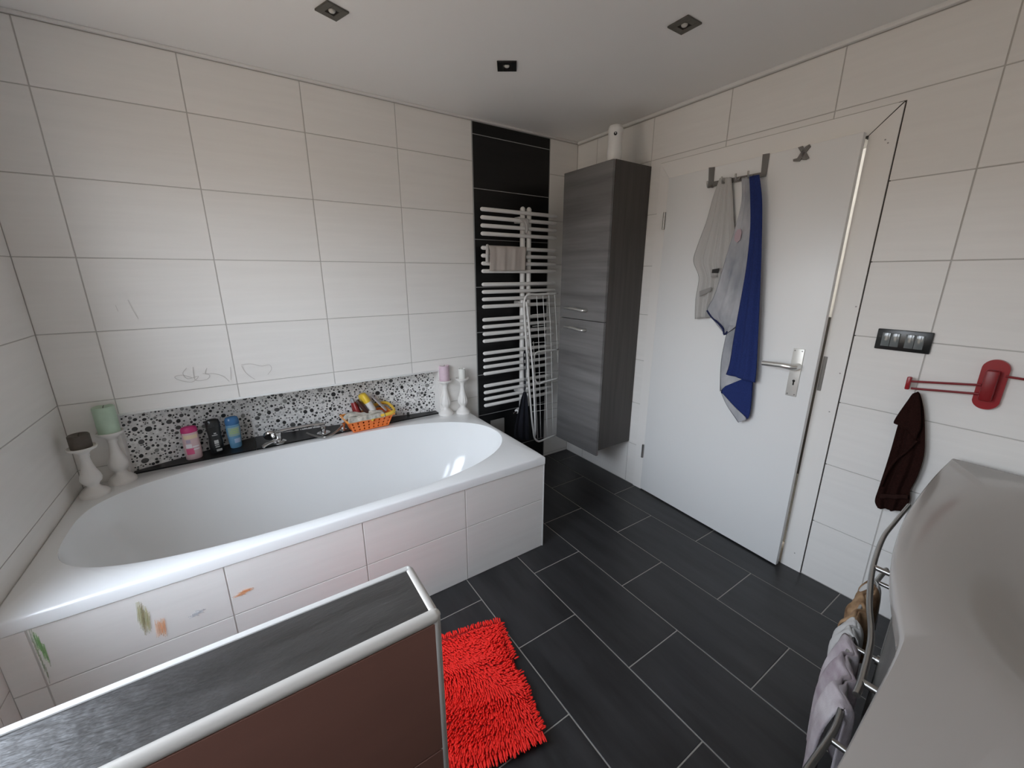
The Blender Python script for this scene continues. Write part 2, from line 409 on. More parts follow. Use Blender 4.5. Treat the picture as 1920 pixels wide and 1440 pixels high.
# door wall
DY0, DY1, DZ = -1.700, -.785, 1.985             # opening
CY0, CY1, CZ = -1.783, -.724, 2.072             # casing outside
bm = NB()
for a, b in (((XR+TT, YN-.3, -.1), (XR+.2, DY0, H)), ((XR+TT, DY1, -.1), (XR+.2, TT, H)), ((XR+TT, DY0, DZ), (XR+.2, DY1, H)), ((XR+TT, DY0, -.1), (XR+.2, DY1, -.008))): box(bm, a, b)
wr = put(obj('wall_right', bm, M['grout']), kind='structure')
rzs = [0]+[2.1028-.3*j for j in range(6, -1, -1)]+[H-.018]; rzs = [0]+[z for z in rzs if .02 < z]
rys = lines(YN, 0, -2.0157, .456)
tile_wall(wr, 0, XR, -1, rys, sorted(rzs), [(CY0-.004, CY1+.004, -1, CZ+.004)], M['tile'])
bm = NB(); box(bm, (XR+.002, CY0-.008, 0), (XR+.009, CY0+.02, CZ+.006)); obj('joint_strip', bm, M['darkline'], wr)
# casing (structure door_1) and the leaf standing slightly ajar
d1 = bpy.data.objects.new('door_1', None); COL.objects.link(d1); put(d1, kind='structure')
bm = NB(); fx = XR-.006
prism(bm, [(fx, CY0, 0), (fx, DY0+.006, 0), (fx, DY0+.006, DZ-.006), (fx, CY0, CZ-.003)], (.05, 0, 0)); obj('casing', bm, M['casing'], d1)
bm = NB(); prism(bm, [(fx, CY1, 0), (fx, DY1-.006, 0), (fx, DY1-.006, DZ-.006), (fx, CY1, CZ)], (.05, 0, 0)); obj('casing', bm, M['casing'], d1)
bm = NB(); prism(bm, [(fx, CY0+.003, CZ), (fx, DY0+.008, DZ-.004), (fx, DY1-.006, DZ-.004), (fx, CY1, CZ)], (.05, 0, 0)); obj('casing', bm, M['casing'], d1)
bm = NB(); box(bm, (fx+.0015, CY0+.004, DZ-.01), (fx+.04, DY0+.02, CZ-.001)); obj('mitre_gap', bm, M['dark'], d1)
bm = NB()
for a, b in (((XR+.045, DY0-.01, 0), (XR+.2, DY0+.004, DZ)), ((XR+.045, DY1-.004, 0), (XR+.2, DY1+.01, DZ)), ((XR+.045, DY0, DZ-.004), (XR+.2, DY1, DZ+.01))): box(bm, a, b)
obj('jamb', bm, M['casing'], d1)
for v, u in ((268, 1665), (262, 1660), (700, 1575), (575, 1605), (772, 1555), (1037, 1490)):   # screws and plugs in the casing
    p = P(u, v, 0, fx); bm = NB(); lathe(bm, [(.0028, 0), (.0028, .0008)], (0, 0, 0), 10)
    bmesh.ops.rotate(bm, verts=bm.verts, cent=(0, 0, 0), matrix=Matrix.Rotation(-PI/2, 3, 'Y')); bmesh.ops.translate(bm, verts=bm.verts, vec=p); obj('plug', bm, M['greyband'], d1)
bm = NB(); a, b = P(1545, 668, 0, fx), P(1533, 732, 0, fx)
box(bm, (fx-.002, DY0-.012, b.z), (fx+.002, DY0+.004, a.z), .002); obj('strike_plate', bm, M['greymetal'], d1)

# hallway seen through the gap of the door
bm = NB()
box(bm, (XR+1.2, -3.2, -.1), (XR+1.3, .2, 2.5)); box(bm, (XR+.2, -3.2, -.1), (XR+1.3, -3.1, 2.5)); box(bm, (XR+.2, .1, -.1), (XR+1.3, .2, 2.5)); box(bm, (XR+.2, -3.2, 2.4), (XR+1.3, .2, 2.5))
hw = put(obj('wall_hall', bm, M['ceiling']), kind='structure')
bm = NB(); box(bm, (XR+.2, -3.2, -.1), (XR+1.3, .2, 0)); put(obj('floor_hall', bm, M['vanity']), kind='structure')
bm = NB(); box(bm, (XR+1.16, -2.4, 0), (XR+1.2, -.2, 1.17)); obj('dark_gap_panel', bm, M['woodside'], hw)  # invented panel, added to darken the lower part of the door gap
ld = bpy.data.lights.new('hall_lamp', 'POINT'); ld.energy = 34; ld.color = (1, .97, .93); ld.shadow_soft_size = .1
lo = bpy.data.objects.new('hall_lamp', ld); COL.objects.link(lo); lo.location = (XR+.75, -2.55, 2.1)

# ------------------------------------------------------------------ door leaf with its fittings
ANG = math.radians(-3.05); HX, HY = XR-.006, -.792    # hinge axis
def leafx(y): return HX-.005-(HY-y)*math.tan(-ANG)
leaf = thing('door_leaf', 'white flush bathroom door standing slightly ajar in its casing', 'door', (HX, HY, .008))
LW, LH = .903, 1.977
def leafbox(a, b, bev=.002):   # a,b in leaf coordinates: x out of the leaf face (negative into the room), w along the leaf, z
    bm = NB(); vs = box(bm, (a[0], -b[1], a[2]), (b[0], -a[1], b[2]), bev)
    bmesh.ops.transform(bm, verts=bm.verts, matrix=Matrix.Translation((HX, HY, .008)) @ Matrix.Rotation(ANG, 4, 'Z')); return bm
def lp(x, w, z): return Matrix.Translation((HX, HY, .008)) @ Matrix.Rotation(ANG, 4, 'Z') @ Vector((x, -w, z))
obj('panel', leafbox((-.005, 0, 0), (.019, LW, LH)), M['doorwhite'], leaf, True, 30)
for z in (1.70, .235):
    bm = NB(); tube(bm, [lp(-.012, -.002, z), lp(-.012, -.002, z+.095)], .0075, 10); obj('hinge', bm, M['steel'], leaf, True, 40)
# handle plate, lever, keyhole
def wz(u, v):   # leaf coordinates of a pixel on the leaf face
    d = P(u, v, 0, leafx(-1.5)); d = P(u, v, 0, leafx(d.y)); return (HY-d.y)/math.cos(ANG), d.z-.008
w0, z0 = wz(1508, 655); w1, z1 = wz(1478, 741); wl_, zl = wz(1498, 687)
wa, wb_ = wz(1489, 655)[0], wz(1510, 657)[0]
hp = obj('handle_plate', leafbox((-.011, wa, z1), (-.005, wb_, z0), .0015), M['plate'], leaf, True, 30)
for (w, z) in ((wa+.008, z0-.01), (wb_-.008, z0-.01), (wa+.008, z1+.01), (wb_-.008, z1+.01)):
    bm = NB(); c = lp(-.0115, w, z); tube(bm, [c, c+Vector((.004, 0, 0))], .003, 8); obj('screw', bm, M['greymetal'], hp)
wk, zk = wz(1489, 717)
bm = NB(); tube(bm, [lp(-.012, wk, zk+.008), lp(-.008, wk, zk+.008)], .006, 12); bm2 = leafbox((-.012, wk-.003, zk-.012), (-.008, wk+.003, zk+.008), 0)
obj('keyhole', bm, M['dark'], hp); obj('keyhole', bm2, M['dark'], hp)
bm = NB(); wL, zL = wz(1440, 683)
tube(bm, [lp(-.011, wl_, zl), lp(-.045, wl_, zl), lp(-.054, wl_-.012, zl), lp(-.056, wl_-.05, zl+.002), lp(-.055, wL, zL+.012)], [.0155, .014, .014, .0135, .0115], 12)
obj('lever', bm, M['satin'], leaf, True, 40)
# letter on the door
bm = NB()
X_ = [[(1519, 271), (1521, 275), (1513, 285), (1504, 298), (1499, 303), (1488, 303), (1488, 299), (1496, 297), (1503, 286), (1511, 276)],
      [(1497, 277), (1506, 274), (1507, 277), (1513, 287), (1518, 297), (1512, 300), (1505, 300), (1505, 289)]]
lx = thing('door_letter', 'dark letter x stuck near the top of the white door', 'letter', P(1505, 287, 0, leafx(-1.5)))
for q in X_:
    bm = NB(); pts = [P(u, v, 0, leafx(-1.5)) for u, v in q]; pts = [Vector((leafx(p.y)-.001, p.y, p.z)) for p in pts]
    prism(bm, pts[::-1], (-.007, 0, 0)); obj('stroke', bm, M['greymetal'], lx)

# ------------------------------------------------------------------ over-door hook rack with its towels
hk = thing('over_door_hook_rack', 'grey metal over-door hook rack hung on top of the white door', 'hook rack', P(1385, 335, 0, leafx(-1.2)))
def pr(u, v, off): p = P(u, v, 0, leafx(-1.2)-off); return Vector((leafx(p.y)-off, p.y, p.z))
def strip(q, nm, off=.002, th=.004):
    bm = NB(); prism(bm, [pr(u, v, off) for u, v in q], (-th, 0, 0)); return obj(nm, bm, M['greymetal'], hk)
strip([(1328, 314), (1339, 313), (1336, 352), (1327, 352)], 'strap'); strip([(1432, 290), (1445, 288), (1439, 328), (1428, 333)], 'strap')
strip([(1327, 342), (1439, 322), (1438, 331), (1327, 352)], 'crossbar', .006, .004)
for u, v in ((1333, 349), (1361, 341), (1388, 336), (1412, 331)):
    bm = NB(); c = pr(u, v-3, .009)
    tube(bm, smoothline([c, c+Vector((-.012, 0, -.012)), c+Vector((-.030, 0, -.016)), c+Vector((-.040, 0, -.002)), c+Vector((-.042, 0, .012))], 4), .004, 8); obj('hook', bm, M['steel'], hk, True)
def drow(q, x): return [(P(a, v, 0, x), P(b, v2, 0, x)) for a, v, b, v2 in q]
t1 = thing('white_towel', 'thin light grey towel with dark bands on the left hook of the door rack', 'towel', P(1358, 340, 0, 3.41))
obj('cloth', sheet(drow([(1350, 334, 1371, 332), (1338, 370, 1374, 368), (1326, 415, 1376, 412), (1309, 462, 1380, 460), (1302, 490, 1378, 495), (1312, 520, 1376, 525), (1306, 560, 1372, 562), (1304, 598, 1360, 592)], 3.42), 40, 5, .0105, 3.4, .6, (-1, .15, 0)), M['whitecloth'], t1, True)
def patch(q, x, m, par, nm, th=.003):
    bm = NB(); prism(bm, [P(u, v, 0, x) for u, v in q], (-th, 0, 0)); return obj(nm, bm, m, par)
patch([(1336, 505), (1349, 503), (1347, 512), (1335, 512)], 3.404, M['charcoalband'], t1, 'woven_band')
patch([(1312, 546), (1334, 538), (1333, 546), (1312, 556)], 3.404, M['greyband'], t1, 'woven_band')
patch([(1334, 517), (1345, 515), (1344, 519), (1334, 520)], 3.404, M['greyband'], t1, 'woven_band')
t2 = thing('blue_grey_towel', 'two-sided royal blue and printed grey towel on the right hook of the door rack', 'towel', P(1410, 335, 0, 3.40))
obj('printed_side', sheet(drow([(1391, 334, 1410, 330), (1391, 378, 1411, 374), (1380, 425, 1412, 420), (1366, 470, 1412, 465), (1353, 515, 1408, 512), (1340, 555, 1402, 560), (1327, 582, 1394, 600), (1340, 602, 1380, 614), (1357, 624, 1366, 624)], 3.40), 28, 5, .007, 2.2, 1.0, (-1, .2, 0)), M['greycloth'], t2, True)
patch([(1383, 430), (1389, 429), (1391, 436), (1388, 450), (1382, 455), (1377, 451), (1378, 440)], 3.389, M['pinkpatch'], t2, 'print_patch', .002)
bm = NB(); tube(bm, smoothline([P(u, v, 0, 3.397) for u, v in ((1326, 582), (1334, 594), (1347, 606), (1356, 617), (1358, 627), (1364, 622))], 3), .0055, 8); obj('hem', bm, M['navy'], t2, True)
bm = sheet(drow([(1405, 331, 1424, 327), (1407, 375, 1429, 372), (1407, 430, 1429, 428), (1400, 500, 1427, 498), (1388, 570, 1424, 570), (1377, 630, 1421, 632), (1369, 680, 1418, 690), (1362, 702, 1415, 718)], 3.378), 26, 5, .006, 1.6, 2.0, (-1, .2, 0))
obj('blue_side', bm, M['bluecloth'], t2, True)
obj('printed_side', sheet(drow([(1366, 610, 1390, 610), (1359, 640, 1380, 645), (1352, 680, 1378, 690), (1350, 734, 1398, 717)], 3.402), 12, 4, .003, 1.5, 0, (-1, .2, 0)), M['greycloth'], t2, True)
obj('blue_side', sheet(drow([(1360, 724, 1413, 702), (1352, 736, 1412, 722), (1366, 757, 1410, 752), (1382, 776, 1407, 776), (1394, 788, 1404, 784)], 3.396), 14, 4, .003, 1.2, 1, (-1, .2, 0)), M['bluecloth'], t2, True)
obj('printed_side', sheet(drow([(1352, 737, 1356, 739), (1362, 759, 1378, 763), (1378, 783, 1398, 782), (1384, 792, 1398, 788)], 3.390), 8, 4, .001, 1, 1, (-1, .2, 0)), M['greycloth'], t2, True)

# ------------------------------------------------------------------ bath
RZ = .543; BX0, BX1, BY0, BY1 = XL+.001, 2.52, -.898, .028
CXb, CYb, AX, BYr = 1.578, -.44, .912, .405
bath = thing('bathtub', 'white acrylic built-in bathtub with wide flat rim under the tiled wall', 'bathtub', (CXb, CYb, .0))
N = 128; inn = []
def sup(th):
    c, s = math.cos(th), math.sin(th); e = 3.2 if c < 0 else 2.3
    e = 2.75+.45*(-c) if abs(c) < .999 else e
    k = (abs(c)**e+abs(s)**e)**(-1/e); return (CXb+AX*c*k, CYb+BYr*s*k)
def rectp(th, x0, x1, y0, y1):
    c, s = math.cos(th), math.sin(th)
    t = min(((x1-CXb)/c if c > 1e-9 else (x0-CXb)/c if c < -1e-9 else 1e9), ((y1-CYb)/s if s > 1e-9 else (y0-CYb)/s if s < -1e-9 else 1e9))
    return (CXb+t*c, CYb+t*s)
angs = [2*PI*k/N for k in range(N)]
for cx, cy in ((BX0, BY0), (BX0, BY1), (BX1, BY0), (BX1, BY1)):      # snap nearest ray onto each corner
    a = math.atan2(cy-CYb, cx-CXb) % (2*PI); k = min(range(N), key=lambda i: abs(angs[i]-a)); angs[k] = a
bm = NB(); rings = []
def ring(f): rings.append([bm.verts.new(f(a)) for a in angs])
ring(lambda a: (*rectp(a, BX0+.02, BX1-.02, BY0+.02, BY1-.02), RZ-.045))
ring(lambda a: (*rectp(a, BX0, BX1, BY0, BY1), RZ-.045))
ring(lambda a: (*rectp(a, BX0, BX1, BY0, BY1), RZ-.009))
ring(lambda a: (*rectp(a, BX0+.003, BX1-.003, BY0+.003, BY1-.003), RZ-.003))
ring(lambda a: (*rectp(a, BX0+.009, BX1-.009, BY0+.009, BY1-.009), RZ))
def lerp2(p, q, t): return (p[0]+(q[0]-p[0])*t, p[1]+(q[1]-p[1])*t)
ring(lambda a: (*lerp2(sup(a), rectp(a, BX0, BX1, BY0, BY1), .12), RZ))
ring(lambda a: (*sup(a), RZ-.0015))
def bot(a):
    p = sup(a); c = (1.68, -.44); return (c[0]+(p[0]-CXb)*.60, c[1]+(p[1]-CYb)*.56)
for th in (4, 10, 18, 28, 38, 48, 58, 68, 78, 90):
    t = math.radians(th); w = (1-math.cos(t))**.9; z = RZ-.004-.43*math.sin(t)
    ring(lambda a: (*lerp2(sup(a), bot(a), w), z))
for i in range(len(rings)-1):
    for k in range(N): bm.faces.new((rings[i][k], rings[i][(k+1) % N], rings[i+1][(k+1) % N], rings[i+1][k]))
bm.faces.new(rings[-1])
obj('tub', bm, M['acrylic'], bath, True, 50)
bm = NB(); lathe(bm, [(.028, 0), (.032, .002), (.026, .005), (.012, .003)], (1.68, -.44, .1095), 24); obj('drain', bm, M['chrome'], bath, True, 40)
# tiled surround
bs = thing('bath_surround', 'white tiled skirt below the bathtub with crayon scribbles', 'bath surround', (1.56, -.88, 0))
bm = NB(); box(bm, (XL, -.8912, 0), (2.510, -.86, .496)); box(bm, (2.49, -.884, 0), (2.510, -.003, .496)); obj('backing', bm, M['grout'], bs)
sk = bpy.data.objects
xs = [XL, .680, 1.136, 1.594, 2.055, 2.5145]; zs = [0, .291, .4955]
tile_wall(bs, 1, -.893, -1, xs, zs, [], M['tile'], .004)
tile_wall(bs, 0, 2.519, 1, [-.888, -.45, 0], zs, [], M['tile'], .004)
for o_ in list(bs.children):
    if o_.name.startswith('tile'): o_.matrix_parent_inverse = Matrix.Translation((-1.56, .88, 0))
bm = NB(); box(bm, (2.5135, -.8945, 0), (2.5205, -.887, .4955), .001); obj('edge_trim', bm, M['whitetrim'], bs)
# crayon scribbles on the skirt and pencil lines on the wall: thin strokes lying on the tiles
SCR = [0.0]
def scribble(name, strokes, col, axis, face, r, par):
    bm = NB()
    for q_, s in enumerate(strokes):
        SCR[0] += .00002; off = Vector((0, -SCR[0], 0))
        pts = [P(u, v, axis, face)+off for u, v in s]
        pts = smoothline(pts, 5) if len(pts) > 2 else pts
        for i in range(len(pts)-1):
            a, b = pts[i], pts[i+1]; d = (b-a); n_ = Vector((d.z, 0, -d.x)) if axis == 1 else Vector((0, d.z, -d.y))
            if n_.length < 1e-7: continue
            n_ = n_.normalized()*r
            bm.faces.new([bm.verts.new(q) for q in (a+n_, b+n_, b-n_, a-n_)])
    return obj(name, bm, col, par)
def zig(u0, v0, u1, v1, wu, wv, n, jit=2):
    rs = random.Random(int(u0*7+v0)); out = []
    for i in range(n):
        t = i/(n-1); u = u0+(u1-u0)*t; v = v0+(v1-v0)*t; k = rs.uniform(.4, 1)
        out.append([(u-wu*k+rs.uniform(-jit, jit), v-wv*k+rs.uniform(-jit, jit)), (u+wu*k+rs.uniform(-jit, jit), v+wv*k+rs.uniform(-jit, jit))])
    return out
fs = -.8936
scribble('crayon_mark', zig(66, 1198, 88, 1228, 8, 22, 30), paint('crayon_green', (.34, .62, .26), .8), 1, fs, .0009, bs)
scribble('crayon_mark', zig(58, 1192, 92, 1270, 3, 12, 18, 1), paint('crayon_dark_green', (.34, .45, .28), .8), 1, fs, .0010, bs)
scribble('crayon_mark', zig(258, 1150, 282, 1166, 3, 26, 34), paint('crayon_olive', (.50, .48, .22), .8), 1, fs, .0009, bs)
scribble('crayon_mark', zig(266, 1140, 272, 1180, 2, 18, 16), paint('crayon_brown', (.40, .35, .20), .8), 1, fs, .0009, bs)
scribble('crayon_mark', zig(293, 1178, 311, 1174, 2, 18, 26), paint('crayon_orange', (.90, .42, .16), .8), 1, fs, .0009, bs)
scribble('crayon_mark', zig(447, 1117, 466, 1103, 13, -4, 34), paint('crayon_orange', (.90, .42, .16), .8), 1, fs, .0009, bs)
scribble('crayon_mark', zig(362, 1155, 378, 1143, 10, -3, 18), paint('crayon_blue', (.62, .65, .69), .8), 1, fs, .0012, bs)
pencil = paint('pencil_grey', (.52, .49, .46), .8)
scribble('pencil_line', [[(350, 690), (343, 700), (352, 710), (372, 705), (360, 716), (335, 712), (328, 706), (342, 703), (360, 708)], [(362, 688), (363, 702), (368, 713), (388, 711), (393, 703), (380, 700)], [(388, 690), (385, 700), (400, 700), (418, 705), (430, 715)], [(432, 688), (433, 712)]], pencil, 1, -.0006, .0011, wb)
scribble('pencil_line', [[(453, 686), (462, 700), (478, 711)], [(452, 684), (470, 682), (490, 686), (505, 684), (509, 692), (502, 702)]], pencil, 1, -.0006, .0010, wb)
scribble('pencil_line', [[(217, 572), (222, 584)], [(240, 562), (250, 582), (260, 598)]], paint('pencil_pale', (.62, .595, .57), .8), 1, -.0006, .0010, wb)

# ------------------------------------------------------------------ half wall in the foreground
HZ, HX1, HY0, HY1 = .90, 1.520, -1.868, -1.726
hwl = thing('half_wall', 'tiled half-height wall with slate top in front of the bath', 'half wall', (1.06, -1.8, 0))
bm = NB(); box(bm, (XL, HY0+.009, 0), (HX1-.009, HY1-.009, HZ-.012)); obj('core', bm, M['grout'], hwl)
bm = NB(); box(bm, (XL, HY0+.012, HZ-.012), (HX1-.012, HY1-.010, HZ-.002), .0008, 1); obj('top_tile', bm, M['capstone'], hwl)
for x0, x1 in ((XL, .92), (.923, HX1-.010)):
    for z0, z1 in ((.003, .29), (.293, .59), (.593, HZ-.018)):
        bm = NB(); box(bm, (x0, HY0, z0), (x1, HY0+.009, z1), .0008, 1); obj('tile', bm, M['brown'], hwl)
        bm = NB(); box(bm, (x0, HY1-.009, z0), (x1, HY1, z1), .0008, 1); obj('tile', bm, M['tile'], hwl)
for z0, z1 in ((.003, .29), (.293, .59), (.593, HZ-.018)):
    bm = NB(); box(bm, (HX1-.009, HY0+.011, z0), (HX1, HY1-.009, z1), .0008, 1); obj('tile', bm, M['tile'], hwl)
bm = NB(); r = .011
tube(bm, [(XL, HY0+.008, HZ-.008), (HX1-.012, HY0+.008, HZ-.008), (HX1-.009, HY0+.0085, HZ-.008)], r, 14); tube(bm, [(HX1-.009, HY0+.008, HZ-.009), (HX1-.008, HY1-.006, HZ-.009)], .0095, 14)
tube(bm, [(HX1-.008, HY0+.008, 0), (HX1-.008, HY0+.008, HZ-.006)], .009, 14); lathe(bm, [(.003, -.006), (.009, -.003), (.0105, .002), (.008, .008), (.002, .0105)], (HX1-.0085, HY0+.0085, HZ-.009), 14)
obj('edge_trim', bm, M['edgetrim'], hwl, True, 45)
bm = NB(); box(bm, (XL, HY1-.011, HZ-.010), (HX1-.006, HY1+.001, HZ+.0005), .002); lathe(bm, [(.003, -.006), (.008, -.003), (.009, .002), (.006, .007), (.002, .009)], (HX1-.0085, HY1-.006, HZ-.008), 14); obj('edge_trim', bm, M['whitetrim'], hwl, True, 45)

# ------------------------------------------------------------------ tall cabinet
CX0, CYa, CYb_, CZ0, CZ1 = 3.150, -.655, -.240, .315, 2.072
cab = thing('tall_cabinet', 'tall grey wood wall cabinet with two doors beside the white door', 'cabinet', (3.31, -.45, CZ0))
bm = NB(); box(bm, (CX0+.02, CYa, CZ0), (XR-.001, CYb_, CZ1), .0015); obj('body', bm, M['woodside'], cab, True, 30)
for z0, z1, hz in ((1.170, CZ1-.002, 1.232), (.278, 1.166, 1.106)):
    bm = NB(); box(bm, (CX0, CYa+.001, z0), (CX0+.0185, CYb_-.001, z1), .0015); d = obj('door', bm, M['wood'], cab, True, 30)
    bm = NB(); ya, yb2 = -.500, -.285
    tube(bm, smoothline([(CX0, ya+.004, hz-.002), (CX0-.022, ya+.006, hz-.002), (CX0-.026, ya+.03, hz), (CX0-.024, (ya+yb2)/2, hz+.006), (CX0-.016, yb2-.03, hz+.003), (CX0, yb2, hz)], 4), [.0115]*14+[.0075]*7, 12, flat=.8)
    obj('handle', bm, M['satin'], d, True)
bm = NB(); box(bm, (CX0+.021, CYa+.02, CZ0-.012), (CX0+.05, CYa+.05, CZ0)); obj('mount_foot', bm, M['dark'], cab)
# air freshener on top
af = thing('air_freshener', 'white cylindrical air freshener dispenser standing on top of the tall cabinet', 'air freshener', (3.215, -.595, CZ1))
bm = NB(); lathe(bm, [(.040, 0), (.043, .004), (.042, .05), (.038, .10), (.040, .145), (.042, .165), (.036, .182), (.02, .188)], (3.215, -.595, CZ1), 32); obj('body', bm, M['whitepaint'], af, True, 50)
d_ = (CC-Vector((3.215, -.595, CZ1+.13))); d_.z = 0; d_.normalize(); c_ = Vector((3.215, -.595, CZ1+.135))+d_*.037
bm = NB(); tube(bm, [c_, c_+d_*.004], .0095, 14); obj('nozzle', bm, M['black'], af, True, 40)
bm = NB(); tube(bm, [c_+Vector((0, 0, .002)), c_+d_*.0065+Vector((0, 0, .002))], .004, 10); obj('nozzle_pin', bm, M['chrome'], af, True, 40)

# ------------------------------------------------------------------ towel radiator
rad = thing('towel_radiator', 'white tubular towel radiator on the black tile strip', 'radiator', (2.95, -.06, .55))
VB = [393.1, 407.8, 422.3, 436.6, 465.4, 479.6, 493.5, 507.5, 534, 547.7, 561.4, 574.8, 600.7, 613.8, 626.4, 639.8, 664, 676.5, 688.8, 701, 725.5, 737.2, 749.2, 761.4]
ZB = []
for i in range(6):      # six groups of four
    zz = [P(905, v, 1, -.088).z for v in VB[4*i:4*i+4]]; mz = sum(zz)/4
    ZB += [mz+.0705, mz+.0235, mz-.0235, mz-.0705]
bm0 = NB(); tube(bm0, [(2.622, -.088, 0), (2.626, -.088, 0), (2.632, -.088, 0), (3.214, -.088, 0), (3.220, -.088, 0), (3.224, -.088, 0)], [.006, .010, .0122, .0122, .010, .006], 12)
b0 = obj('bar', bm0, M['whitepaint'], rad, True, 50)
inv = b0.matrix_parent_inverse.copy(); b0.location = (0, 0, ZB[0])
for z in ZB[1:]:
    c = b0.copy(); COL.objects.link(c); c.parent = rad; c.matrix_parent_inverse = inv; c.location = (0, 0, z)
for x in (2.952, 3.002):
    bm = NB(); tube(bm, [(x, -.066, .50), (x, -.066, 1.868), (x, -.066, 1.876), (x, -.066, 1.881)], [.0175, .0175, .013, .006], 14); obj('upright', bm, M['whitepaint'], rad, True, 50)
for z in (1.80, 1.255, .63):
    bm = NB(); box(bm, (2.925, -.062, z-.02), (2.965, -.0005, z+.02), .006); obj('bracket', bm, M['whitepaint'], rad, True, 40)
q = P(970, 770, 1, -.085)
bm = NB(); tube(bm, [(2.952, -.066, .52), (2.952, -.070, .485), (q.x+.01, -.085, q.z+.005), (q.x-.012, -.095, q.z-.002)], [.013, .015, .016, .018], 12); va = obj('valve', bm, M['whitepaint'], rad, True, 40)
bm = NB(); tube(bm, [(q.x-.012, -.095, q.z-.002), (q.x-.034, -.10, q.z-.006), (q.x-.044, -.102, q.z-.007)], [.0085, .0085, .006], 12); obj('valve_nut', bm, M['chrome'], va, True, 40)
# cloths on the radiator
bt = thing('beige_hand_towel', 'beige hand towel folded over the second group of radiator bars', 'towel', P(945, 490, 1, -.1))
def brow(q, y): return [(P(a, v, 1, y), P(b, v2, 1, y)) for a, v, b, v2 in q]
zt = ZB[4]+.014
f_ = sheet([(Vector((2.665, -.060, zt-.10)), Vector((2.955, -.060, zt-.09))), (Vector((2.665, -.070, zt-.01)), Vector((2.955, -.070, zt-.01))), (Vector((2.667, -.088, zt+.002)), Vector((2.955, -.088, zt+.002))), (Vector((2.669, -.106, zt-.012)), Vector((2.955, -.106, zt-.012))), (Vector((2.672, -.108, zt-.07)), Vector((2.95, -.108, zt-.07))), (Vector((2.664, -.110, zt-.155)), Vector((2.948, -.108, zt-.150)))], 34, 5, .003, 3.1, .8, (0, -1, 0), .005)
obj('cloth', f_, M['beigeterry'], bt, True)
bm = NB(); tube(bm, smoothline([(2.668, -.085, zt+.003), (2.655, -.107, zt-.03), (2.650, -.110, zt-.07), (2.648, -.112, zt-.10)], 4), .009, 8); obj('folded_edge', bm, M['whitecloth'], bt, True)
sc_ = thing('cream_washcloth', 'small cream washcloth knotted on the upper bars of the radiator', 'washcloth', (2.945, -.1, ZB[1]))
zz = ZB[1]
bm = sheet([(Vector((2.915, -.090, zz+.016)), Vector((2.972, -.090, zz+.016))), (Vector((2.905, -.106, zz+.002)), Vector((2.972, -.108, zz+.004))), (Vector((2.930, -.108, zz-.02)), Vector((2.970, -.110, zz-.02))), (Vector((2.940, -.108, zz-.05)), Vector((2.966, -.110, zz-.05))), (Vector((2.936, -.108, zz-.075)), Vector((2.955, -.110, zz-.085)))], 12, 4, .004, 2, .5, (0, -1, 0), .006)
obj('cloth', bm, M['whitecloth'], sc_, True)
nb = thing('navy_cloth', 'dark navy cloth hanging by a cord from the lower radiator bars', 'cloth', P(980, 760, 1, -.15))
obj('cloth', sheet(brow([(981, 735, 987, 735), (976, 748, 990, 748), (970, 775, 992, 775), (964, 800, 993, 802), (962, 822, 993, 826)], -.135), 18, 4, .009, 2.5, .5, (0, -1, 0), .006), M['navycloth'], nb, True)
bm = NB(); tube(bm, smoothline([P(u, v, 1, -.125) for u, v in ((983, 737), (983, 700), (982, 665), (984, 658), (986, 668), (986, 700), (985, 737))], 4), .0028, 6); obj('cord', bm, M['navycloth'], nb, True)
# grey cover plate low on the black tiles
bm = NB(); a, b = P(926, 790, 1, -.001), P(945, 812, 1, -.001)
box(bm, (a.x-.03, -.008, b.z-.02), (b.x, 0, a.z+.012), .002); ap = put(obj('access_plate', bm, M['greyband'], smooth=True, angle=30), 'grey square access plate on the black tiles behind the bath end', 'cover plate')

# ------------------------------------------------------------------ folded clothes airer
YA = -.125
air = thing('clothes_airer', 'folded white wire clothes airer hung between radiator and tall cabinet', 'clothes airer', P(1010, 700, 1, YA))
def at_(name, q, r, y=YA, n=8, sm=4):
    bm = NB(); pts = [P(*(w[:2]), 1, w[2] if len(w) > 2 else y) for w in q]
    tube(bm, smoothline(pts, sm) if sm > 1 and len(pts) > 2 else pts, r, n); return obj(name, bm, M['whitepaint'], air, True)
at_('frame_tube', [(1003, 818), (999, 800), (995, 760), (990, 690), (984, 600), (983, 568), (986, 556), (994, 552), (1010, 552), (1046, 550)], .0075)
at_('frame_tube', [(1000, 806), (1002, 820), (1008, 827), (1016, 826), (1042, 815)], .0075)
at_('leg_tube', [(987, 566, -.135), (991, 600, -.14), (998, 680, -.145), (1001, 705, -.145), (1008, 719, -.145), (1020, 716, -.145), (1047, 709, -.145)], .007)
at_('leg_tube', [(999, 690, -.15), (1002, 750, -.15), (1004, 815, -.15)], .007)
at_('leg_tube', [(1002, 672, -.13), (1003, 664, -.13), (1012, 659, -.13), (1047, 655, -.13)], .006)
for q in ([(1006, 554), (1010, 640), (1014, 822)], [(1018, 554), (1022, 640), (1026, 820)], [(1029, 553), (1033, 640), (1037, 816)], [(1040, 552), (1043, 610), (1046, 680)], [(1000, 640), (1003, 700), (1008, 822)]):
    at_('wire', q, .0022, n=6)
for v0, v1 in ((612, 607), (643, 639), (700, 695), (760, 754), (772, 765), (590, 586)):
    at_('wire', [(998, v0), (1047, v1)], .0018, n=6)

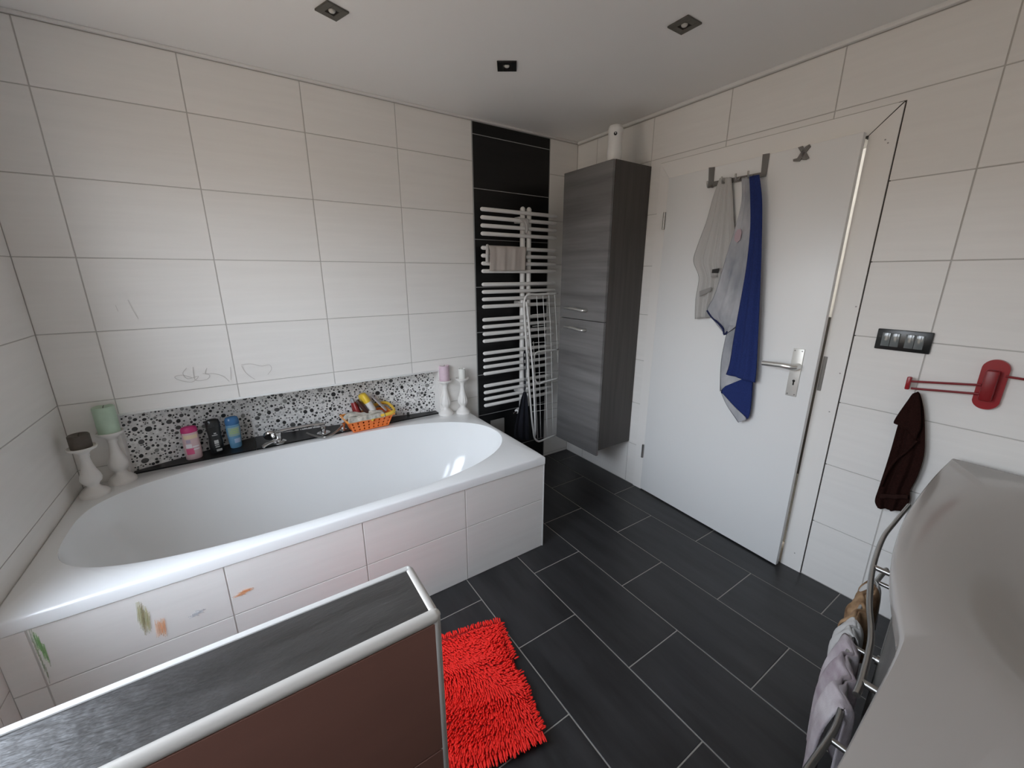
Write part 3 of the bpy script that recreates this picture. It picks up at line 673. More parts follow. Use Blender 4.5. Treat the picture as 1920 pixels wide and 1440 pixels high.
# ------------------------------------------------------------------ candlesticks and candles
def holder(name, label, c, hgt, rb, rt, flutes=False):
    t = thing(name, label, 'candlestick', c)
    prof = [(.0, 0), (rb, 0), (rb*1.0, .008), (rb*.93, .014), (rb*.84, .017), (rb*.80, .022), (rb*.5, .034), (rb*.40, .044), (rb*.44, .052), (rb*.66, .064), (rb*.72, .078), (rb*.66, .094), (rb*.50, .115), (rb*.37, .14), (rb*.31, .162), (rb*.30, .176), (rb*.37, .181), (rb*.33, .187), (rb*.42, .196), (rt*.62, .204), (rt*.95, .212), (rt, .217), (rt, .222), (rt*.93, .223), (rt*.9, .2195), (0, .2185)]
    k = hgt/.222
    f = (lambda a, z: 1+.055*math.cos(12*a)*max(0, 1-abs(z/k-.095)/.07)) if flutes else None
    bm = NB(); lathe(bm, [(r, z*k) for r, z in prof], c, 48 if flutes else 36, f); obj('stand', bm, M['candleholder'], t, True, 55)
    return Vector(c)+Vector((0, 0, hgt*.2187/.222))
def candle(name, label, c, r, h, m, tilt=0):
    t = thing(name, label, 'candle', c)
    bm = NB(); lathe(bm, [(0, 0), (r, 0), (r, h-.004), (r-.003, h), (r*.86, h-.001), (r*.6, h-.006), (0, h-.008)], c, 32); obj('wax', bm, m, t, True, 40)
    bm = NB(); tube(bm, [Vector(c)+Vector((0, 0, h-.009)), Vector(c)+Vector((.001, 0, h-.002)), Vector(c)+Vector((.004, 0, h+.004))], .0013, 6); obj('wick', bm, M['wick'], t, True)
    return t
z = RZ
p = holder('candlestick', 'white turned candlestick in the bath corner holding the brown candle', (.680, -.125, z), .221, .049, .047)
p.z += .0005; candle('brown_candle', 'short dark brown pillar candle on the front left candlestick', p, .034, .058, M['waxbrown'])
p = holder('candlestick', 'white turned candlestick in the bath corner holding the mint green candle', (.752, -.030, z), .241, .050, .047)
p.z += .0005; candle('green_candle', 'tall mint green pillar candle on the rear left candlestick', p, .037, .120, M['waxgreen'])
p = holder('candlestick', 'white fluted candlestick at the bath end holding the pink candle', (2.368, -.012, z), .236, .050, .046, True)
p.z += .0005; candle('pink_candle', 'pale pink pillar candle on the fluted candlestick beside the mosaic', p, .0335, .102, M['waxpink'])
p = holder('candlestick', 'white fluted candlestick nearest the black tiles holding the white candle', (2.477, -.052, z), .244, .048, .045, True)
p.z += .0005; candle('white_candle', 'slim white pillar candle on the candlestick nearest the black tiles', p, .0235, .066, M['waxwhite'])

# ------------------------------------------------------------------ shampoo bottles on the ledge
LZ = .5467
def bottle(name, label, c, prof, m, cap, capm, rz=0, lab=()):
    "oval bottle: prof = (half width, half depth, z)"
    t = thing(name, label, 'bottle', c, rz); R = Matrix.Rotation(rz, 3, 'Z')
    def body(pr):
        bm = NB(); rs = []; n = 28
        for a, b, zz in pr: rs.append([bm.verts.new(Vector(c)+R @ Vector((a*math.cos(2*PI*k/n), b*math.sin(2*PI*k/n), zz))) for k in range(n)])
        for i in range(len(rs)-1):
            for k in range(n): bm.faces.new((rs[i][k], rs[i][(k+1) % n], rs[i+1][(k+1) % n], rs[i+1][k]))
        bm.faces.new(rs[0][::-1]); bm.faces.new(rs[-1]); return bm
    obj('body', body(prof), m, t, True, 50); obj('cap', body(cap), capm, t, True, 50)
    for nm, x0, x1, z0, z1, lm in lab:       # labels lie on the curved front
        bm = NB(); n = 8; prev = None
        a = max(q[0] for q in prof)+.0004; b = max(q[1] for q in prof)+.0008
        def rad(zz):
            for i in range(len(prof)-1):
                if prof[i][2] <= zz <= prof[i+1][2]:
                    s = (zz-prof[i][2])/max(1e-6, prof[i+1][2]-prof[i][2]); return (prof[i][0]*(1-s)+prof[i+1][0]*s+.0006, prof[i][1]*(1-s)+prof[i+1][1]*s+.0006)
            return prof[-1][:2]
        grid = []
        for j in range(4):
            zz = z0+(z1-z0)*j/3; a, b = rad(zz); row = []
            for i in range(n+1):
                x = (x0+(x1-x0)*i/n)*a; row.append(bm.verts.new(Vector(c)+R @ Vector((x, -b*math.sqrt(max(0, 1-(x/a)**2)), zz))))
            grid.append(row)
        for j in range(3):
            for i in range(n): bm.faces.new((grid[j][i], grid[j][i+1], grid[j+1][i+1], grid[j+1][i]))
        obj(nm, bm, lm, t, True)
    return t
pk, wt = paint('label_pink', (.62, .10, .22)), paint('label_white', (.72, .70, .72))
bottle('shampoo_bottle', 'pale pink shampoo bottle with dark pink cap on the black ledge', (1.008, .072, LZ),
       [(.030, .018, 0), (.034, .021, .004), (.0355, .022, .05), (.034, .021, .10), (.033, .020, .135), (.031, .018, .142)], paint('bottle_pink', (.60, .43, .44), .3),
       [(.031, .0185, .142), (.034, .021, .144), (.034, .021, .160), (.030, .018, .170), (.018, .010, .174)], paint('cap_magenta', (.50, .03, .16), .3), math.radians(8),
       (('label', -.75, .1, .03, .062, pk), ('label', -.7, -.05, .065, .085, wt), ('label', .0, .75, .066, .072, wt), ('label', .05, .75, .052, .057, wt), ('label', -.8, .8, .112, .132, paint('label_cream', (.68, .56, .38))), ('label', -.6, -.1, .09, .108, paint('label_mauve', (.40, .33, .42)))))
sv = paint('label_silver', (.42, .42, .41), .35)
bottle('shower_gel_bottle', 'black shower gel bottle with silver print standing between pink and blue bottles', (1.105, .088, LZ),
       [(.026, .016, 0), (.030, .019, .004), (.0305, .020, .06), (.028, .018, .10), (.031, .019, .135), (.032, .020, .15)], M['black'],
       [(.0315, .0195, .150), (.0315, .0195, .168), (.028, .017, .182), (.016, .010, .187)], M['black'], math.radians(10),
       (('label', -.2, .6, .014, .026, sv), ('label', -.25, .35, .036, .042, sv), ('label', -.3, .3, .047, .052, sv), ('label', -.3, .3, .056, .076, sv), ('label', -.45, .35, .101, .105, sv), ('label', -.15, .2, .110, .116, sv)))
bl, gr = paint('bottle_blue', (.12, .27, .42), .2), paint('label_lime', (.36, .48, .12))
bottle('shower_gel_bottle', 'blue shower gel bottle with green printed label, rightmost of the bottles', (1.186, .118, LZ),
       [(.023, .015, 0), (.027, .018, .005), (.0295, .020, .04), (.032, .021, .09), (.032, .021, .125), (.030, .019, .132)], bl,
       [(.0305, .0195, .132), (.0325, .021, .134), (.032, .021, .158), (.027, .017, .172), (.015, .009, .176)], paint('cap_blue', (.05, .16, .34), .2), math.radians(10),
       (('label', -.8, .8, .070, .120, paint('label_grey_green', (.25, .36, .33))), ('label', -.6, .6, .094, .099, gr), ('label', -.6, .65, .084, .089, gr), ('label', -.4, .6, .104, .110, gr), ('label', -.2, .75, .03, .055, paint('label_pale_blue', (.33, .42, .58)))))

# ------------------------------------------------------------------ bath mixer, hand shower, diverter
def bp(u, v, zz): return P(u, v, 2, zz)
mx_ = thing('bath_mixer', 'chrome deck-mounted bath mixer with flat spout on the black ledge', 'bath mixer', (1.42, .09, LZ))
c1, c2 = bp(524, 829, LZ), bp(607, 812, LZ)
for c in (c1, c2):
    bm = NB(); lathe(bm, [(.0, 0), (.036, 0), (.036, .004), (.030, .007), (.0, .007)], c, 28); obj('escutcheon', bm, M['chrome'], mx_, True, 40)
bm = NB(); lathe(bm, [(.0, .006), (.017, .006), (.017, .045), (.019, .047), (.019, .060), (.014, .064), (0, .064)], c1, 24); obj('valve_body', bm, M['chrome'], mx_, True, 40)
bm = NB(); lathe(bm, [(.0, .006), (.014, .006), (.014, .030), (.017, .032), (.017, .044), (.010, .048), (0, .048)], c2, 24); obj('lever_knob', bm, M['chrome'], mx_, True, 40)
bm = NB(); tube(bm, smoothline([c1+Vector((0, -.008, .022)), c1+Vector((-.035, -.034, .024)), c1+Vector((-.066, -.056, .022)), c1+Vector((-.082, -.066, .014))], 5), .0135, 14, flat=.5); obj('spout', bm, M['chrome'], mx_, True, 50)
c3 = bp(643, 806, LZ)
dv = thing('diverter_knob', 'small chrome diverter knob beside the orange basket', 'tap knob', c3)
bm = NB(); lathe(bm, [(.0, 0), (.022, 0), (.022, .004), (.013, .007), (.012, .026), (.016, .028), (.016, .040), (.009, .044), (0, .044)], c3, 24); obj('knob', bm, M['chrome'], dv, True, 40)
hs = thing('hand_shower', 'chrome hand shower lying on the bath ledge with its hose', 'hand shower', (1.38, .12, LZ))
h0 = c1+Vector((-.038, .02, .045))
bm = NB(); lathe(bm, [(.0, -.012), (.030, -.012), (.034, -.004), (.034, .004), (.022, .013), (0, .015)], (0, 0, 0), 26)
bmesh.ops.rotate(bm, verts=bm.verts, cent=(0, 0, 0), matrix=Matrix.Rotation(math.radians(-55), 3, 'X')); bmesh.ops.translate(bm, verts=bm.verts, vec=h0); obj('shower_head', bm, M['chrome'], hs, True, 40)
h1 = c2+Vector((.012, .035, .045))
bm = NB(); tube(bm, [h0+Vector((.012, .008, .006)), h0.lerp(h1, .3)+Vector((0, .01, .008)), h0.lerp(h1, .7)+Vector((0, .008, .006)), h1], [.010, .0095, .0105, .009], 14); obj('handle', bm, M['chrome'], hs, True, 50)
hose = [bp(575, 812, LZ+.02), bp(585, 816, LZ+.012), bp(600, 819, LZ+.010), bp(613, 819, LZ+.010), bp(628, 811, LZ+.014), bp(640, 800, LZ+.030), bp(650, 788, LZ+.045)]
bm = NB(); tube(bm, smoothline(hose, 8), .0062, 10); obj('hose', bm, M['steel'], hs, True)

# ------------------------------------------------------------------ orange basket and what is in it
KC = Vector((1.868, .033, RZ+.004)); KRZ = math.radians(3)
bk = thing('toy_basket', 'orange plastic toy basket with yellow handle on the bath rim', 'basket', KC, KRZ)
RK = Matrix.Translation(KC) @ Matrix.Rotation(KRZ, 4, 'Z')
wb0, db0, wt0, dt0, hb = .106, .052, .134, .074, .076
def bq(s, t, side):   # point on a basket side: s along, t up 0..1
    w = wb0+(wt0-wb0)*t; d = db0+(dt0-db0)*t; z = hb*t
    return RK @ {0: Vector((w*s, -d, z)), 1: Vector((w, d*s, z)), 2: Vector((-w*s, d, z)), 3: Vector((-w, -d*s, z))}[side]
bm = NB()
def cellbox(bm, side, s0, s1, t0, t1):
    o_ = [bq(s0, t0, side), bq(s1, t0, side), bq(s1, t1, side), bq(s0, t1, side)]
    nn = ((o_[1]-o_[0]).cross(o_[3]-o_[0])).normalized()*-.0028
    prism(bm, o_, nn)
for side in range(4):
    nc = 8 if side % 2 == 0 else 4
    tv = [0, .10, .25, .36, .52, .63, .80, 1.0]
    for i in range(0, len(tv)-1):
        if i % 2 == 0: cellbox(bm, side, -1, 1, tv[i], tv[i+1])
        else:
            for c in range(nc+1):
                s = -1+2*c/nc; hw_ = .09 if nc == 8 else .14
                cellbox(bm, side, max(-1, s-hw_), min(1, s+hw_), tv[i]-.003, tv[i+1]+.003)
vs = [bm.verts.new(bq(s, 0, sd)) for s, sd in ((-1, 0), (1, 0), (-1, 2), (1, 2))]; bm.faces.new(vs)
obj('shell', bm, M['orange'], bk)
bm = NB(); cs = []
for sd in range(4):
    cs += [bq(-.92, 1.0, sd), bq(0, 1.0, sd), bq(.92, 1.0, sd)]
cs = [p+(p-(RK @ Vector((0, 0, hb)))).normalized()*.004 for p in cs]; cs.append(cs[0])
tube(bm, smoothline(cs, 4), .0065, 8, flat=1.2); obj('rim', bm, paint('rim_orange', (.85, .33, .06), .35), bk, True)
hh = [RK @ Vector(v) for v in ((-.005, -dt0-.010, hb+.004), (.05, -dt0-.012, hb+.006), (.115, -dt0-.010, hb+.010), (.146, -dt0+.012, hb+.016), (.153, 0, hb+.024), (.149, dt0-.015, hb+.030), (.118, dt0+.006, hb+.032), (.06, dt0+.012, hb+.022), (.0, dt0+.010, hb+.006))]
bm = NB(); tube(bm, smoothline(hh, 5), .0085, 10, flat=1.3); obj('handle', bm, M['yellow'], bk, True)
for s in (-1, 1):
    bm = NB(); c = RK @ Vector((0, s*(dt0+.006), hb-.006)); tube(bm, [c, c+Vector((0, s*.012, 0))], .008, 12); obj('handle_pivot', bm, M['yellow'], bk, True, 40)
def kb(u, v, y): return P(u, v, 1, y)
# bottles and a scraper leaning in the basket
def flask(nm, label, a, b, segs, m, flat, part='body', more=()):
    t = thing(nm, label, 'bottle', a)
    def one(pn, sg, mm):
        bm = NB(); tube(bm, [a.lerp(b, f) for f, _ in sg], [q for _, q in sg], 22, flat=flat); obj(pn, bm, mm, t, True, 50)
    one(part, segs, m)
    for pn, sg, mm in more: one(pn, sg, mm)
    return t
flask('cleaner_bottle', 'white bottle with yellow shoulder leaning in the orange basket', Vector((1.915, .028, RZ+.055)), kb(677, 738, .058),
      ((0, .034), (.05, .046), (.35, .054), (.66, .053)), paint('bottle_white', (.72, .69, .66), .35), .5, 'body',
      (('yellow_top', ((.655, .0538), (.72, .054), (.88, .051), (.97, .042), (1.0, .02)), paint('cleaner_yellow', (.78, .53, .05), .3)),))
flask('red_bottle', 'dark red bottle standing at the left inside the orange basket', Vector((1.822, .030, RZ+.06)), kb(659, 747, .055),
      ((0, .034), (.05, .040), (.6, .036), (.82, .026)), paint('bottle_red', (.24, .022, .022), .25), .6, 'body',
      (('cap', ((.81, .019), (.97, .018), (1.0, .014)), paint('cap_grey', (.30, .31, .32), .4)),))
flask('brown_bottle', 'slim dark brown bottle between the red and white bottles in the basket', Vector((1.884, -.016, RZ+.07)), kb(669, 750, .012),
      ((0, .014), (.06, .018), (.8, .017), (1.0, .009)), paint('bottle_brown', (.05, .018, .014), .2), .8)
a, b = Vector((1.985, .030, RZ+.085)), kb(696, 741, .070); d_ = (b-a).normalized()
st = thing('plastic_scraper', 'flat translucent grey plastic scraper leaning at the right in the basket', 'scraper', a)
bm = NB(); box(bm, (-.016, -.0035, 0), (.016, .0035, (b-a).length), .003); bmesh.ops.transform(bm, verts=bm.verts, matrix=Matrix.Translation(a) @ d_.to_track_quat('Z', 'Y').to_matrix().to_4x4()); obj('blade', bm, paint('plastic_grey', (.52, .49, .51), .35), st, True, 30)
cl = thing('printed_cloth', 'crumpled pale printed cloth lying over the left half of the basket', 'cloth', kb(670, 780, 0))
hz_ = RZ+hb
rows = [(Vector((1.726, -.030, hz_+.006)), Vector((1.728, .060, hz_+.010))), (Vector((1.745, -.048, hz_+.028)), Vector((1.750, .06, hz_+.030))), (Vector((1.785, -.052, hz_+.038)), Vector((1.79, .05, hz_+.035))), (Vector((1.825, -.052, hz_+.022)), Vector((1.83, .03, hz_+.030))), (Vector((1.87, -.053, hz_+.030)), Vector((1.88, .01, hz_+.034))), (Vector((1.93, -.048, hz_+.026)), Vector((1.935, .0, hz_+.028))), (Vector((1.955, -.040, hz_+.008)), Vector((1.955, .0, hz_+.010)))]
obj('cloth', sheet(rows, 14, 6, .007, 1.6, .4, (0, 0, 1), .006, False, 1.2), mat('printed_cloth_pattern', (.50, .50, .44), .95, noise=((38, 38, 38), .4, 2), mix=(.66, .60, .52)), cl, True)
obj('cloth', sheet([(Vector((1.735, -.068, hz_+.006)), Vector((1.95, -.062, hz_+.004))), (Vector((1.735, -.060, hz_+.030)), Vector((1.95, -.055, hz_+.024))), (Vector((1.740, -.048, hz_+.034)), Vector((1.95, -.044, hz_+.026)))], 26, 4, .006, 2.6, 1, (0, -1, .6), .006, False, .6), bpy.data.materials['printed_cloth_pattern'], cl, True)

# ------------------------------------------------------------------ ceiling spots
for i, (x, y, rz, s, lb) in enumerate(((1.733, -.628, 20, .041, 'square recessed ceiling spotlight nearest the left side of the bath wall'), (2.456, -.642, -34, .043, 'square recessed ceiling spotlight above the black tile strip'), (2.838, -1.264, 0, .043, 'square recessed ceiling spotlight nearest the door'))):
    t = thing('ceiling_spotlight', lb, 'spotlight', (x, y, H), math.radians(rz), 'recessed ceiling spotlights')
    R = Matrix.Translation((x, y, H)) @ Matrix.Rotation(math.radians(rz), 4, 'Z')
    bm = NB()
    for a, b in (((-s, -s, -.006), (-s*.42, s, 0)), ((s*.42, -s, -.006), (s, s, 0)), ((-s*.42, -s, -.006), (s*.42, -s*.42, 0)), ((-s*.42, s*.42, -.006), (s*.42, s, 0))): box(bm, a, b, .0008, 1)
    bmesh.ops.transform(bm, verts=bm.verts, matrix=R); obj('frame', bm, M['spotring'] if i != 1 else M['black'], t)
    bm = NB(); box(bm, (-s*.42, -s*.42, -.0012), (s*.42, s*.42, -.0002)); bmesh.ops.transform(bm, verts=bm.verts, matrix=R); obj('recess', bm, M['dark'], t)
    bm = NB(); lathe(bm, [(0, -.0085), (.008, -.0075), (.0115, -.004), (.012, -.0012), (0, -.0012)], (0, 0, 0), 20); bmesh.ops.transform(bm, verts=bm.verts, matrix=R); obj('bulb', bm, M['frosted'], t, True, 40)

# ------------------------------------------------------------------ light switch
sw = thing('light_switch', 'double black framed light switch on the wall right of the door', 'light switch', (XR, -1.944, 1.2))
bm = NB(); y0, y1, z0, z1 = -2.026, -1.862, 1.160, 1.242
box(bm, (XR-.010, y0, z0), (XR, y1, z1), .003); fr_ = obj('frame', bm, M['black'], sw, True, 30)
for k in range(2):
    ya = y1-.018-k*.071
    for j in range(2):
        bm = NB(); yy = ya-j*.0275; box(bm, (XR-.014, yy-.0265, z0+.014), (XR-.009, yy, z1-.014), .0015); obj('rocker', bm, M['rocker'], sw, True, 30)

# ------------------------------------------------------------------ red towel holder and brown towel
th = thing('towel_holder', 'red plastic wall towel holder with rounded base and swing arms', 'towel holder', P(1860, 720, 0, XR))
def capsule(bm, c, ry, rz, x0, x1, slant=0, n=40):
    pts = []
    hl = rz-ry
    for k in range(n):
        a = 2*PI*k/n; y = ry*math.cos(a); zz = ry*math.sin(a)+(hl if math.sin(a) >= 0 else -hl); pts.append((c.y+y, c.z+zz))
    prism(bm, [(x0, y, zz) for y, zz in pts], (x1-x0, 0, 0))
pc = P(1860, 720, 0, XR-.012); tp, bt_ = P(1866, 674, 0, XR-.012), P(1850, 768, 0, XR-.012); pc = (tp+bt_)/2
hz2 = (tp.z-bt_.z)/2; hy = abs(P(1832, 722, 0, XR-.012).y-P(1888, 720, 0, XR-.012).y)/2
bm = NB(); capsule(bm, pc, hy, hz2, XR-.016, XR); obj('base_plate', bm, M['red'], th, True, 30)
bm = NB(); box(bm, (XR-.045, pc.y-hy*.45, pc.z-hz2*.62), (XR-.015, pc.y+hy*.55, pc.z+hz2*.60), .006); obj('hinge_block', bm, paint('red_block', (.22, .003, .006), .4), th, True, 40)
AXo = XR-.034
aend = P(1703, 718, 0, AXo)
for (v0, v1) in ((716, 722), (729, 739)):
    a, b = P(1708, v0-1, 0, AXo), P(1840, v1, 0, AXo)
    bm = NB(); tube(bm, [a, a.lerp(b, .5), b], .0042, 8); obj('arm', bm, M['reddark'], th, True, 40)
bm = NB(); e0, e1 = P(1703, 706, 0, AXo), P(1703, 730, 0, AXo)
box(bm, (AXo-.010, e0.y-.012, e1.z), (AXo+.010, e0.y+.001, e0.z), .003); obj('end_cap', bm, M['red'], th, True, 40)
a, b = P(1886, 706, 0, AXo), P(1990, 722, 0, AXo)
bm = NB(); tube(bm, [a, b], .0042, 8); obj('arm', bm, M['reddark'], th, True, 40)
bw = thing('brown_hand_towel', 'dark brown terry hand towel hanging from the red holder arm', 'towel', P(1715, 740, 0, AXo))
def wrow(q, x): return [(P(a, v, 0, x), P(b, v2, 0, x)) for a, v, b, v2 in q]
obj('cloth', sheet(wrow([(1711, 738, 1722, 734), (1704, 748, 1727, 742), (1692, 772, 1733, 770), (1683, 800, 1735, 810), (1672, 840, 1733, 855), (1658, 885, 1720, 895), (1648, 915, 1708, 918), (1641, 938, 1706, 940), (1646, 952, 1692, 960)], XR-.030), 34, 5, .008, 2.1, .4, (-1, 0, 0), .009), M['brownterry'], bw, True)
obj('folded_corner', sheet(wrow([(1712, 738, 1722, 735), (1698, 756, 1727, 760), (1676, 790, 1728, 800), (1684, 796, 1722, 815), (1700, 806, 1719, 826)], XR-.046), 16, 4, .003, 1.5, 0, (-1, 0, 0), .008), M['brownterry'], bw, True)
bm = NB(); tube(bm, smoothline([P(u, v, 0, XR-.050) for u, v in ((1719, 826), (1700, 846), (1680, 862), (1664, 885), (1652, 912))], 4), .0042, 8); obj('folded_edge', bm, M['brownterry'], bw, True)
obj('border_band', sheet(wrow([(1649, 926, 1704, 928), (1647, 934, 1703, 936)], XR-.043), 16, 3, .003, 2.1, .4, (-1, 0, 0), .006), mat('brown_band', (.024, .010, .008), .9, spec=.1), bw, True)

# ------------------------------------------------------------------ washbasin on its vanity
BZ = .80
front = [(3.425, -2.167), (3.25, -2.166), (3.05, -2.170), (2.81, -2.183), (2.62, -2.206), (2.489, -2.231), (2.351, -2.272), (2.257, -2.301), (2.172, -2.309), (2.076, -2.312), (1.90, -2.318), (1.72, -2.322), (1.56, -2.33)]
fl_ = [(p.x, p.y) for p in smoothline([(x, y, 0) for x, y in front], 6)]
poly = fl_+[(1.55, YN+.02), (3.425, YN+.02)]
bc = Vector((2.78, -2.56))
basin = thing('washbasin', 'large white washbasin with curved front edge at the right', 'washbasin', (2.5, -2.6, BZ))
def raycast(a):
    d = Vector((math.cos(a), math.sin(a))); best = None
    for i in range(len(poly)):
        p, q = Vector(poly[i]), Vector(poly[(i+1) % len(poly)]); e = q-p
        den = d.x*e.y-d.y*e.x
        if abs(den) < 1e-12: continue
        w = p-bc; t = (w.x*e.y-w.y*e.x)/den; s = (w.x*d.y-w.y*d.x)/den
        if t > 0 and -1e-6 <= s <= 1+1e-6: best = t if best is None else max(best, t)
    return bc+d*best
NN = 200; aa = sorted([2*PI*k/NN for k in range(NN)]+[math.atan2(p[1]-bc.y, p[0]-bc.x) % (2*PI) for p in ((3.425, -2.167), (1.55, YN+.02), (3.425, YN+.02), (1.56, -2.33))])
out = [raycast(a) for a in aa]; NN = len(aa)
def inset(p, d):
    v = (bc-p); return p+v.normalized()*d
bm = NB(); rs = []
def rg(f): rs.append([bm.verts.new(f(k)) for k in range(NN)])
rg(lambda k: (*inset(out[k], .03), BZ-.055)); rg(lambda k: (*inset(out[k], .004), BZ-.050)); rg(lambda k: (*out[k], BZ-.014)); rg(lambda k: (*inset(out[k], .003), BZ-.005)); rg(lambda k: (*inset(out[k], .010), BZ))
def ell(k, s):
    a = aa[k]; c, s_ = math.cos(a), math.sin(a); r = 1/math.sqrt((c/.62)**2+(s_/.325)**2); return bc+Vector((c, s_))*r*s
rg(lambda k: (*ell(k, 1.02), BZ))
for i in range(1, 15):
    t = i/14; dep = .135*(.5-.5*math.cos(PI*min(1, t*1.15)))
    rg(lambda k: (*ell(k, 1.0-t*.93), BZ-dep))
for i in range(len(rs)-1):
    for k in range(NN): bm.faces.new((rs[i][k], rs[i][(k+1) % NN], rs[i+1][(k+1) % NN], rs[i+1][k]))
bm.faces.new(rs[-1])
obj('bowl', bm, M['ceramic'], basin, True, 50)
dp = P(1921, 1151, 2, BZ-.115)
bm = NB(); lathe(bm, [(0, 0), (.024, 0), (.028, .002), (.028, .005), (.020, .006), (0, .004)], (dp.x+.012, dp.y-.01, BZ-.118), 24); obj('drain', bm, M['greymetal'], basin, True, 40)
vu = thing('vanity_unit', 'grey vanity cabinet with curved front under the washbasin', 'cabinet', (2.5, -2.6, .2))
vp = [(x, y-.045) for x, y in fl_]+[(1.60, YN+.03), (3.40, YN+.03)]
vp = [(min(x, 3.40), y) for x, y in vp]
bm = NB(); zt_ = BZ-.056
fr2 = [(min(x, 3.40), y-.045) for x, y in fl_ if x > 1.60]
prism(bm, [(x, y, .18) for x, y in fr2]+[(x, y-.018, .18) for x, y in reversed(fr2)], (0, 0, zt_-.18))
box(bm, (3.382, YN+.03, .18), (3.40, -2.235, zt_)); box(bm, (1.60, YN+.03, .18), (1.618, -2.395, zt_)); box(bm, (1.618, YN+.03, .18), (3.382, -2.40, .20)); box(bm, (1.618, YN+.03, .20), (3.382, YN+.045, zt_))
obj('body', bm, M['vanity'], vu, True, 25)
for x0, x1 in ((2.62, 3.38), (1.64, 2.60)):
    seg = [(x, y-.045) for x, y in fl_ if x0 <= x <= x1]
    bm = NB(); prism(bm, [(x, y+.001, .20) for x, y in seg]+[(x, y+.012, .20) for x, y in reversed(seg)], (0, 0, BZ-.075-.20)); obj('door', bm, M['vanity'], vu, True, 25)
# towel bars on the vanity front
def curve_bar(pts, z): return smoothline([(x, y, z) for x, y in pts], 6)
r1 = [(3.10, -2.142), (2.92, -2.147), (2.794, -2.153), (2.614, -2.180), (2.457, -2.217), (2.336, -2.254), (2.215, -2.275), (2.160, -2.281)]
r2 = [(3.073, -2.137), (2.951, -2.138), (2.756, -2.153), (2.614, -2.176), (2.46, -2.214), (2.321, -2.242), (2.167, -2.243), (2.04, -2.243)]
tb1 = thing('towel_bar', 'curved grey steel towel bar just below the washbasin edge', 'towel bar', (2.6, -2.2, .70))
bm = NB(); tube(bm, curve_bar(r1, .70), .0062, 12); obj('bar', bm, M['steel'], tb1, True, 50)
tb2 = thing('towel_bar', 'lower steel towel bar on the vanity front with towels draped over it', 'towel bar', (2.6, -2.2, .45))
bm = NB(); tube(bm, curve_bar(r2, .45), .0072, 12, flat=1.2); obj('bar', bm, M['steel'], tb2, True, 50)
def yb(pts, x):
    for (xa, ya), (xb_, yb_) in zip(pts, pts[1:]):
        if xb_ <= x <= xa: return ya+(yb_-ya)*(xa-x)/(xa-xb_)
    return pts[-1][1]
def yf(x):
    for (xa, ya), (xb_, yb_) in zip(fl_, fl_[1:]):
        if xb_ <= x <= xa: return ya+(yb_-ya)*(xa-x)/(xa-xb_+1e-9)-.045
    return -2.36
for t, pts, zz, xs_ in ((tb1, r1, .70, (2.62, 2.20)), (tb2, r2, .45, (2.97, 2.60, 2.27))):
    for x in xs_:
        bm = NB(); tube(bm, [(x, yb(pts, x), zz), (x+.004, yf(x)+.004, zz)], .007, 10); obj('standoff', bm, M['steel'], t, True, 50)
        bm = NB(); tube(bm, [(x+.004, yf(x)+.018, zz), (x+.004, yf(x)+.008, zz)], .013, 14); obj('mount_disc', bm, M['steel'], t, True, 50)
def overbar(x0, x1, hout, hin, amp, freq, ph, th, m, par, nm='cloth', bulge=.018):
    A, B = yb(r2, x0), yb(r2, x1); z = .45
    def row(off, dz): return (Vector((x0, A+off, z+dz)), Vector((x1, B+off, z+dz)))
    rows = [row(-.022, -hin), row(-.018, -hin*.5), row(-.013, -.01), row(0, .0135), row(.014, -.008), row(bulge, -hout*.4), row(bulge*.8, -hout)]
    return obj(nm, sheet(rows, 36, 5, amp, freq, ph, (0, 1, .25), th, False, .8), m, par, True)
oc = thing('brown_cloth', 'crumpled ochre brown cloth with white border at the far end of the lower towel bar', 'cloth', (2.8, -2.15, .46))
overbar(2.94, 2.70, .10, .16, .008, 2.2, .5, .010, M['ochre'], oc, 'cloth', .026)
overbar(2.955, 2.90, .09, .14, .005, 1.2, .1, .012, M['whitecloth'], oc, 'border', .022)
overbar(2.705, 2.625, .15, .15, .006, 1.4, 1.1, .010, M['whitecloth'], oc, 'border', .032)
lt = thing('lilac_towel', 'lilac bath towel draped over the lower towel bar beside the washbasin', 'towel', (2.47, -2.2, .46))
overbar(2.615, 2.36, .30, .22, .010, 2.6, 1.4, .012, M['lilac'], lt, 'cloth', .030)

# ------------------------------------------------------------------ red chenille rug
rug = thing('bath_rug', 'bright red chenille bath rug on the dark floor behind the half wall', 'rug', (1.75, -1.40, 0), math.radians(-14.5))
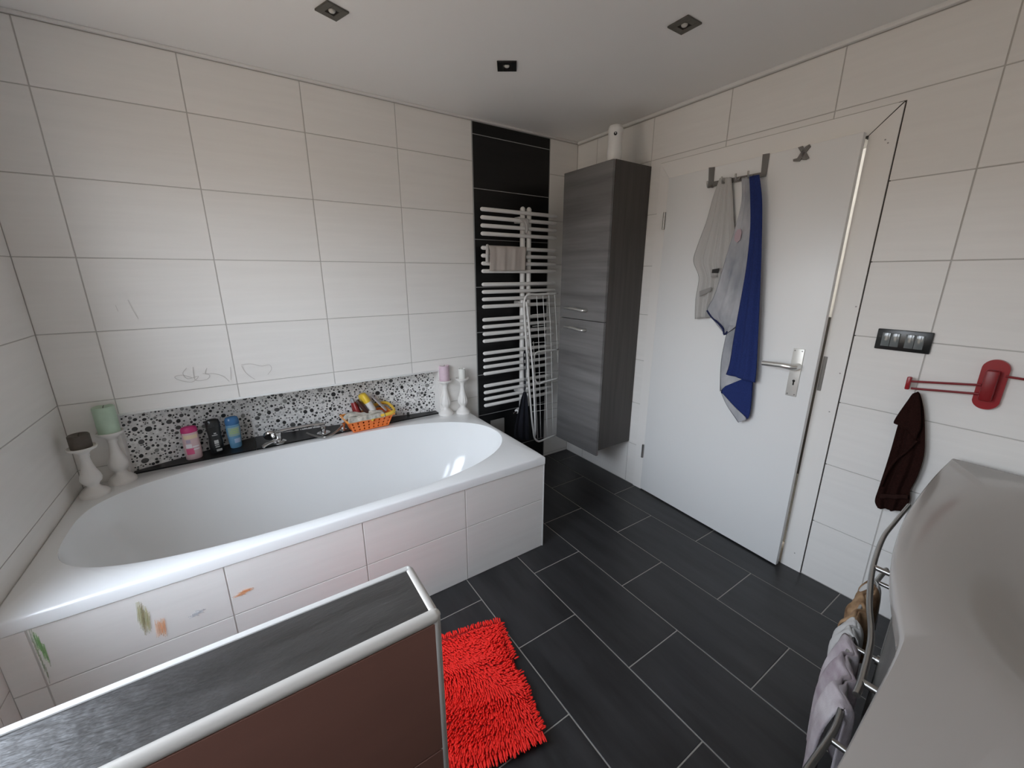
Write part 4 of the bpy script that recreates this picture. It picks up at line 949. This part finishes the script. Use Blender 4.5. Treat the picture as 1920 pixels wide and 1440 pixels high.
# local frame: e1 along the short top edge, e2 towards the camera
o0 = Vector((2.047, -1.205)); e1 = Vector((1.811-2.047, -1.150+1.205)).normalized(); e2 = Vector((1.932-2.052, -1.672+1.205)).normalized()
Lr, Wr = .475, .62
def hgt(s, t): return .010+.012*max(0, math.sin(2*PI*(t/.15)+2.6*s+1.0))**2*(.5+.5*math.sin(7*s+4*t)**2)+.004*math.sin(18*s)
def edge_in(t): return .014 if .19 < t < .24 else 0
def rp(s, t, z): q = o0+e1*s+e2*t; return (q.x, q.y, z)
bm = NB(); gridv = [[bm.verts.new(rp(.006+(Wr-.006)*i/30, Lr*j/30, hgt(Wr*i/30, Lr*j/30))) for i in range(31)] for j in range(31)]
low = [[bm.verts.new(rp(.006+(Wr-.006)*i/30, Lr*j/30, .0005)) for i in (0, 30)] for j in (0, 30)]
for j in range(30):
    for i in range(30): bm.faces.new((gridv[j][i], gridv[j][i+1], gridv[j+1][i+1], gridv[j+1][i]))
obj('backing', bm, M['rugback'], rug, True)
V = []; F = []; rr = random.Random(3)
def noodle(p, d, ln, r):
    d = Vector(d).normalized(); up = Vector((0, 0, 1)); a = d.cross(up); a = a.normalized() if a.length > .05 else Vector((1, 0, 0)); b = a.cross(d)
    n = 6; base = len(V); pts = []
    droop = rr.uniform(.2, .7)
    for k, (f, s) in enumerate(((0, .9), (.35, 1.0), (.75, 1.0), (.95, .75), (1.0, .25))):
        c = Vector(p)+d*ln*f-up*ln*droop*f*f*.35; c.z = max(c.z, r*.8)
        for q in range(n): V.append(c+(a*math.cos(2*PI*q/n)+b*math.sin(2*PI*q/n))*r*s)
    for k in range(4):
        for q in range(n): F.append((base+k*n+q, base+k*n+(q+1) % n, base+(k+1)*n+(q+1) % n, base+(k+1)*n+q))
    F.append(tuple(base+4*n+q for q in range(n)))
st_ = .0080
for i in range(int(Wr/st_)):
    for j in range(int(Lr/st_)+1):
        s = (i+.5+rr.uniform(-.3, .3))*st_; t = (j+rr.uniform(-.35, .35))*st_
        if s < edge_in(t): continue
        ang = 2.2*math.sin(7*s+3)+1.6*math.sin(11*t+4*s)+rr.uniform(-.5, .5)
        ew = .0
        d = Vector((math.cos(ang)*.5, math.sin(ang)*.5-.55, rr.uniform(.15, .6)))
        if t > Lr-.014: d = Vector((e2.x*1.4+rr.uniform(-.2, .2), e2.y*1.4, .35))
        elif t < .009: d = Vector((-e2.x*1.1+rr.uniform(-.3, .3), -e2.y*1.1, .5))
        elif s < .016: d = Vector((-e1.x*1.1, -e1.y*1.1+rr.uniform(-.4, .4), .5))
        ln = rr.uniform(.0145, .020)*(1.5 if t > Lr-.014 else 1)
        noodle(rp(s, min(t, Lr), hgt(s, t)+.001), d, ln, rr.uniform(.0026, .0032))
put(obj('pile', (V, F), M['rug'], rug, True), kind='stuff')
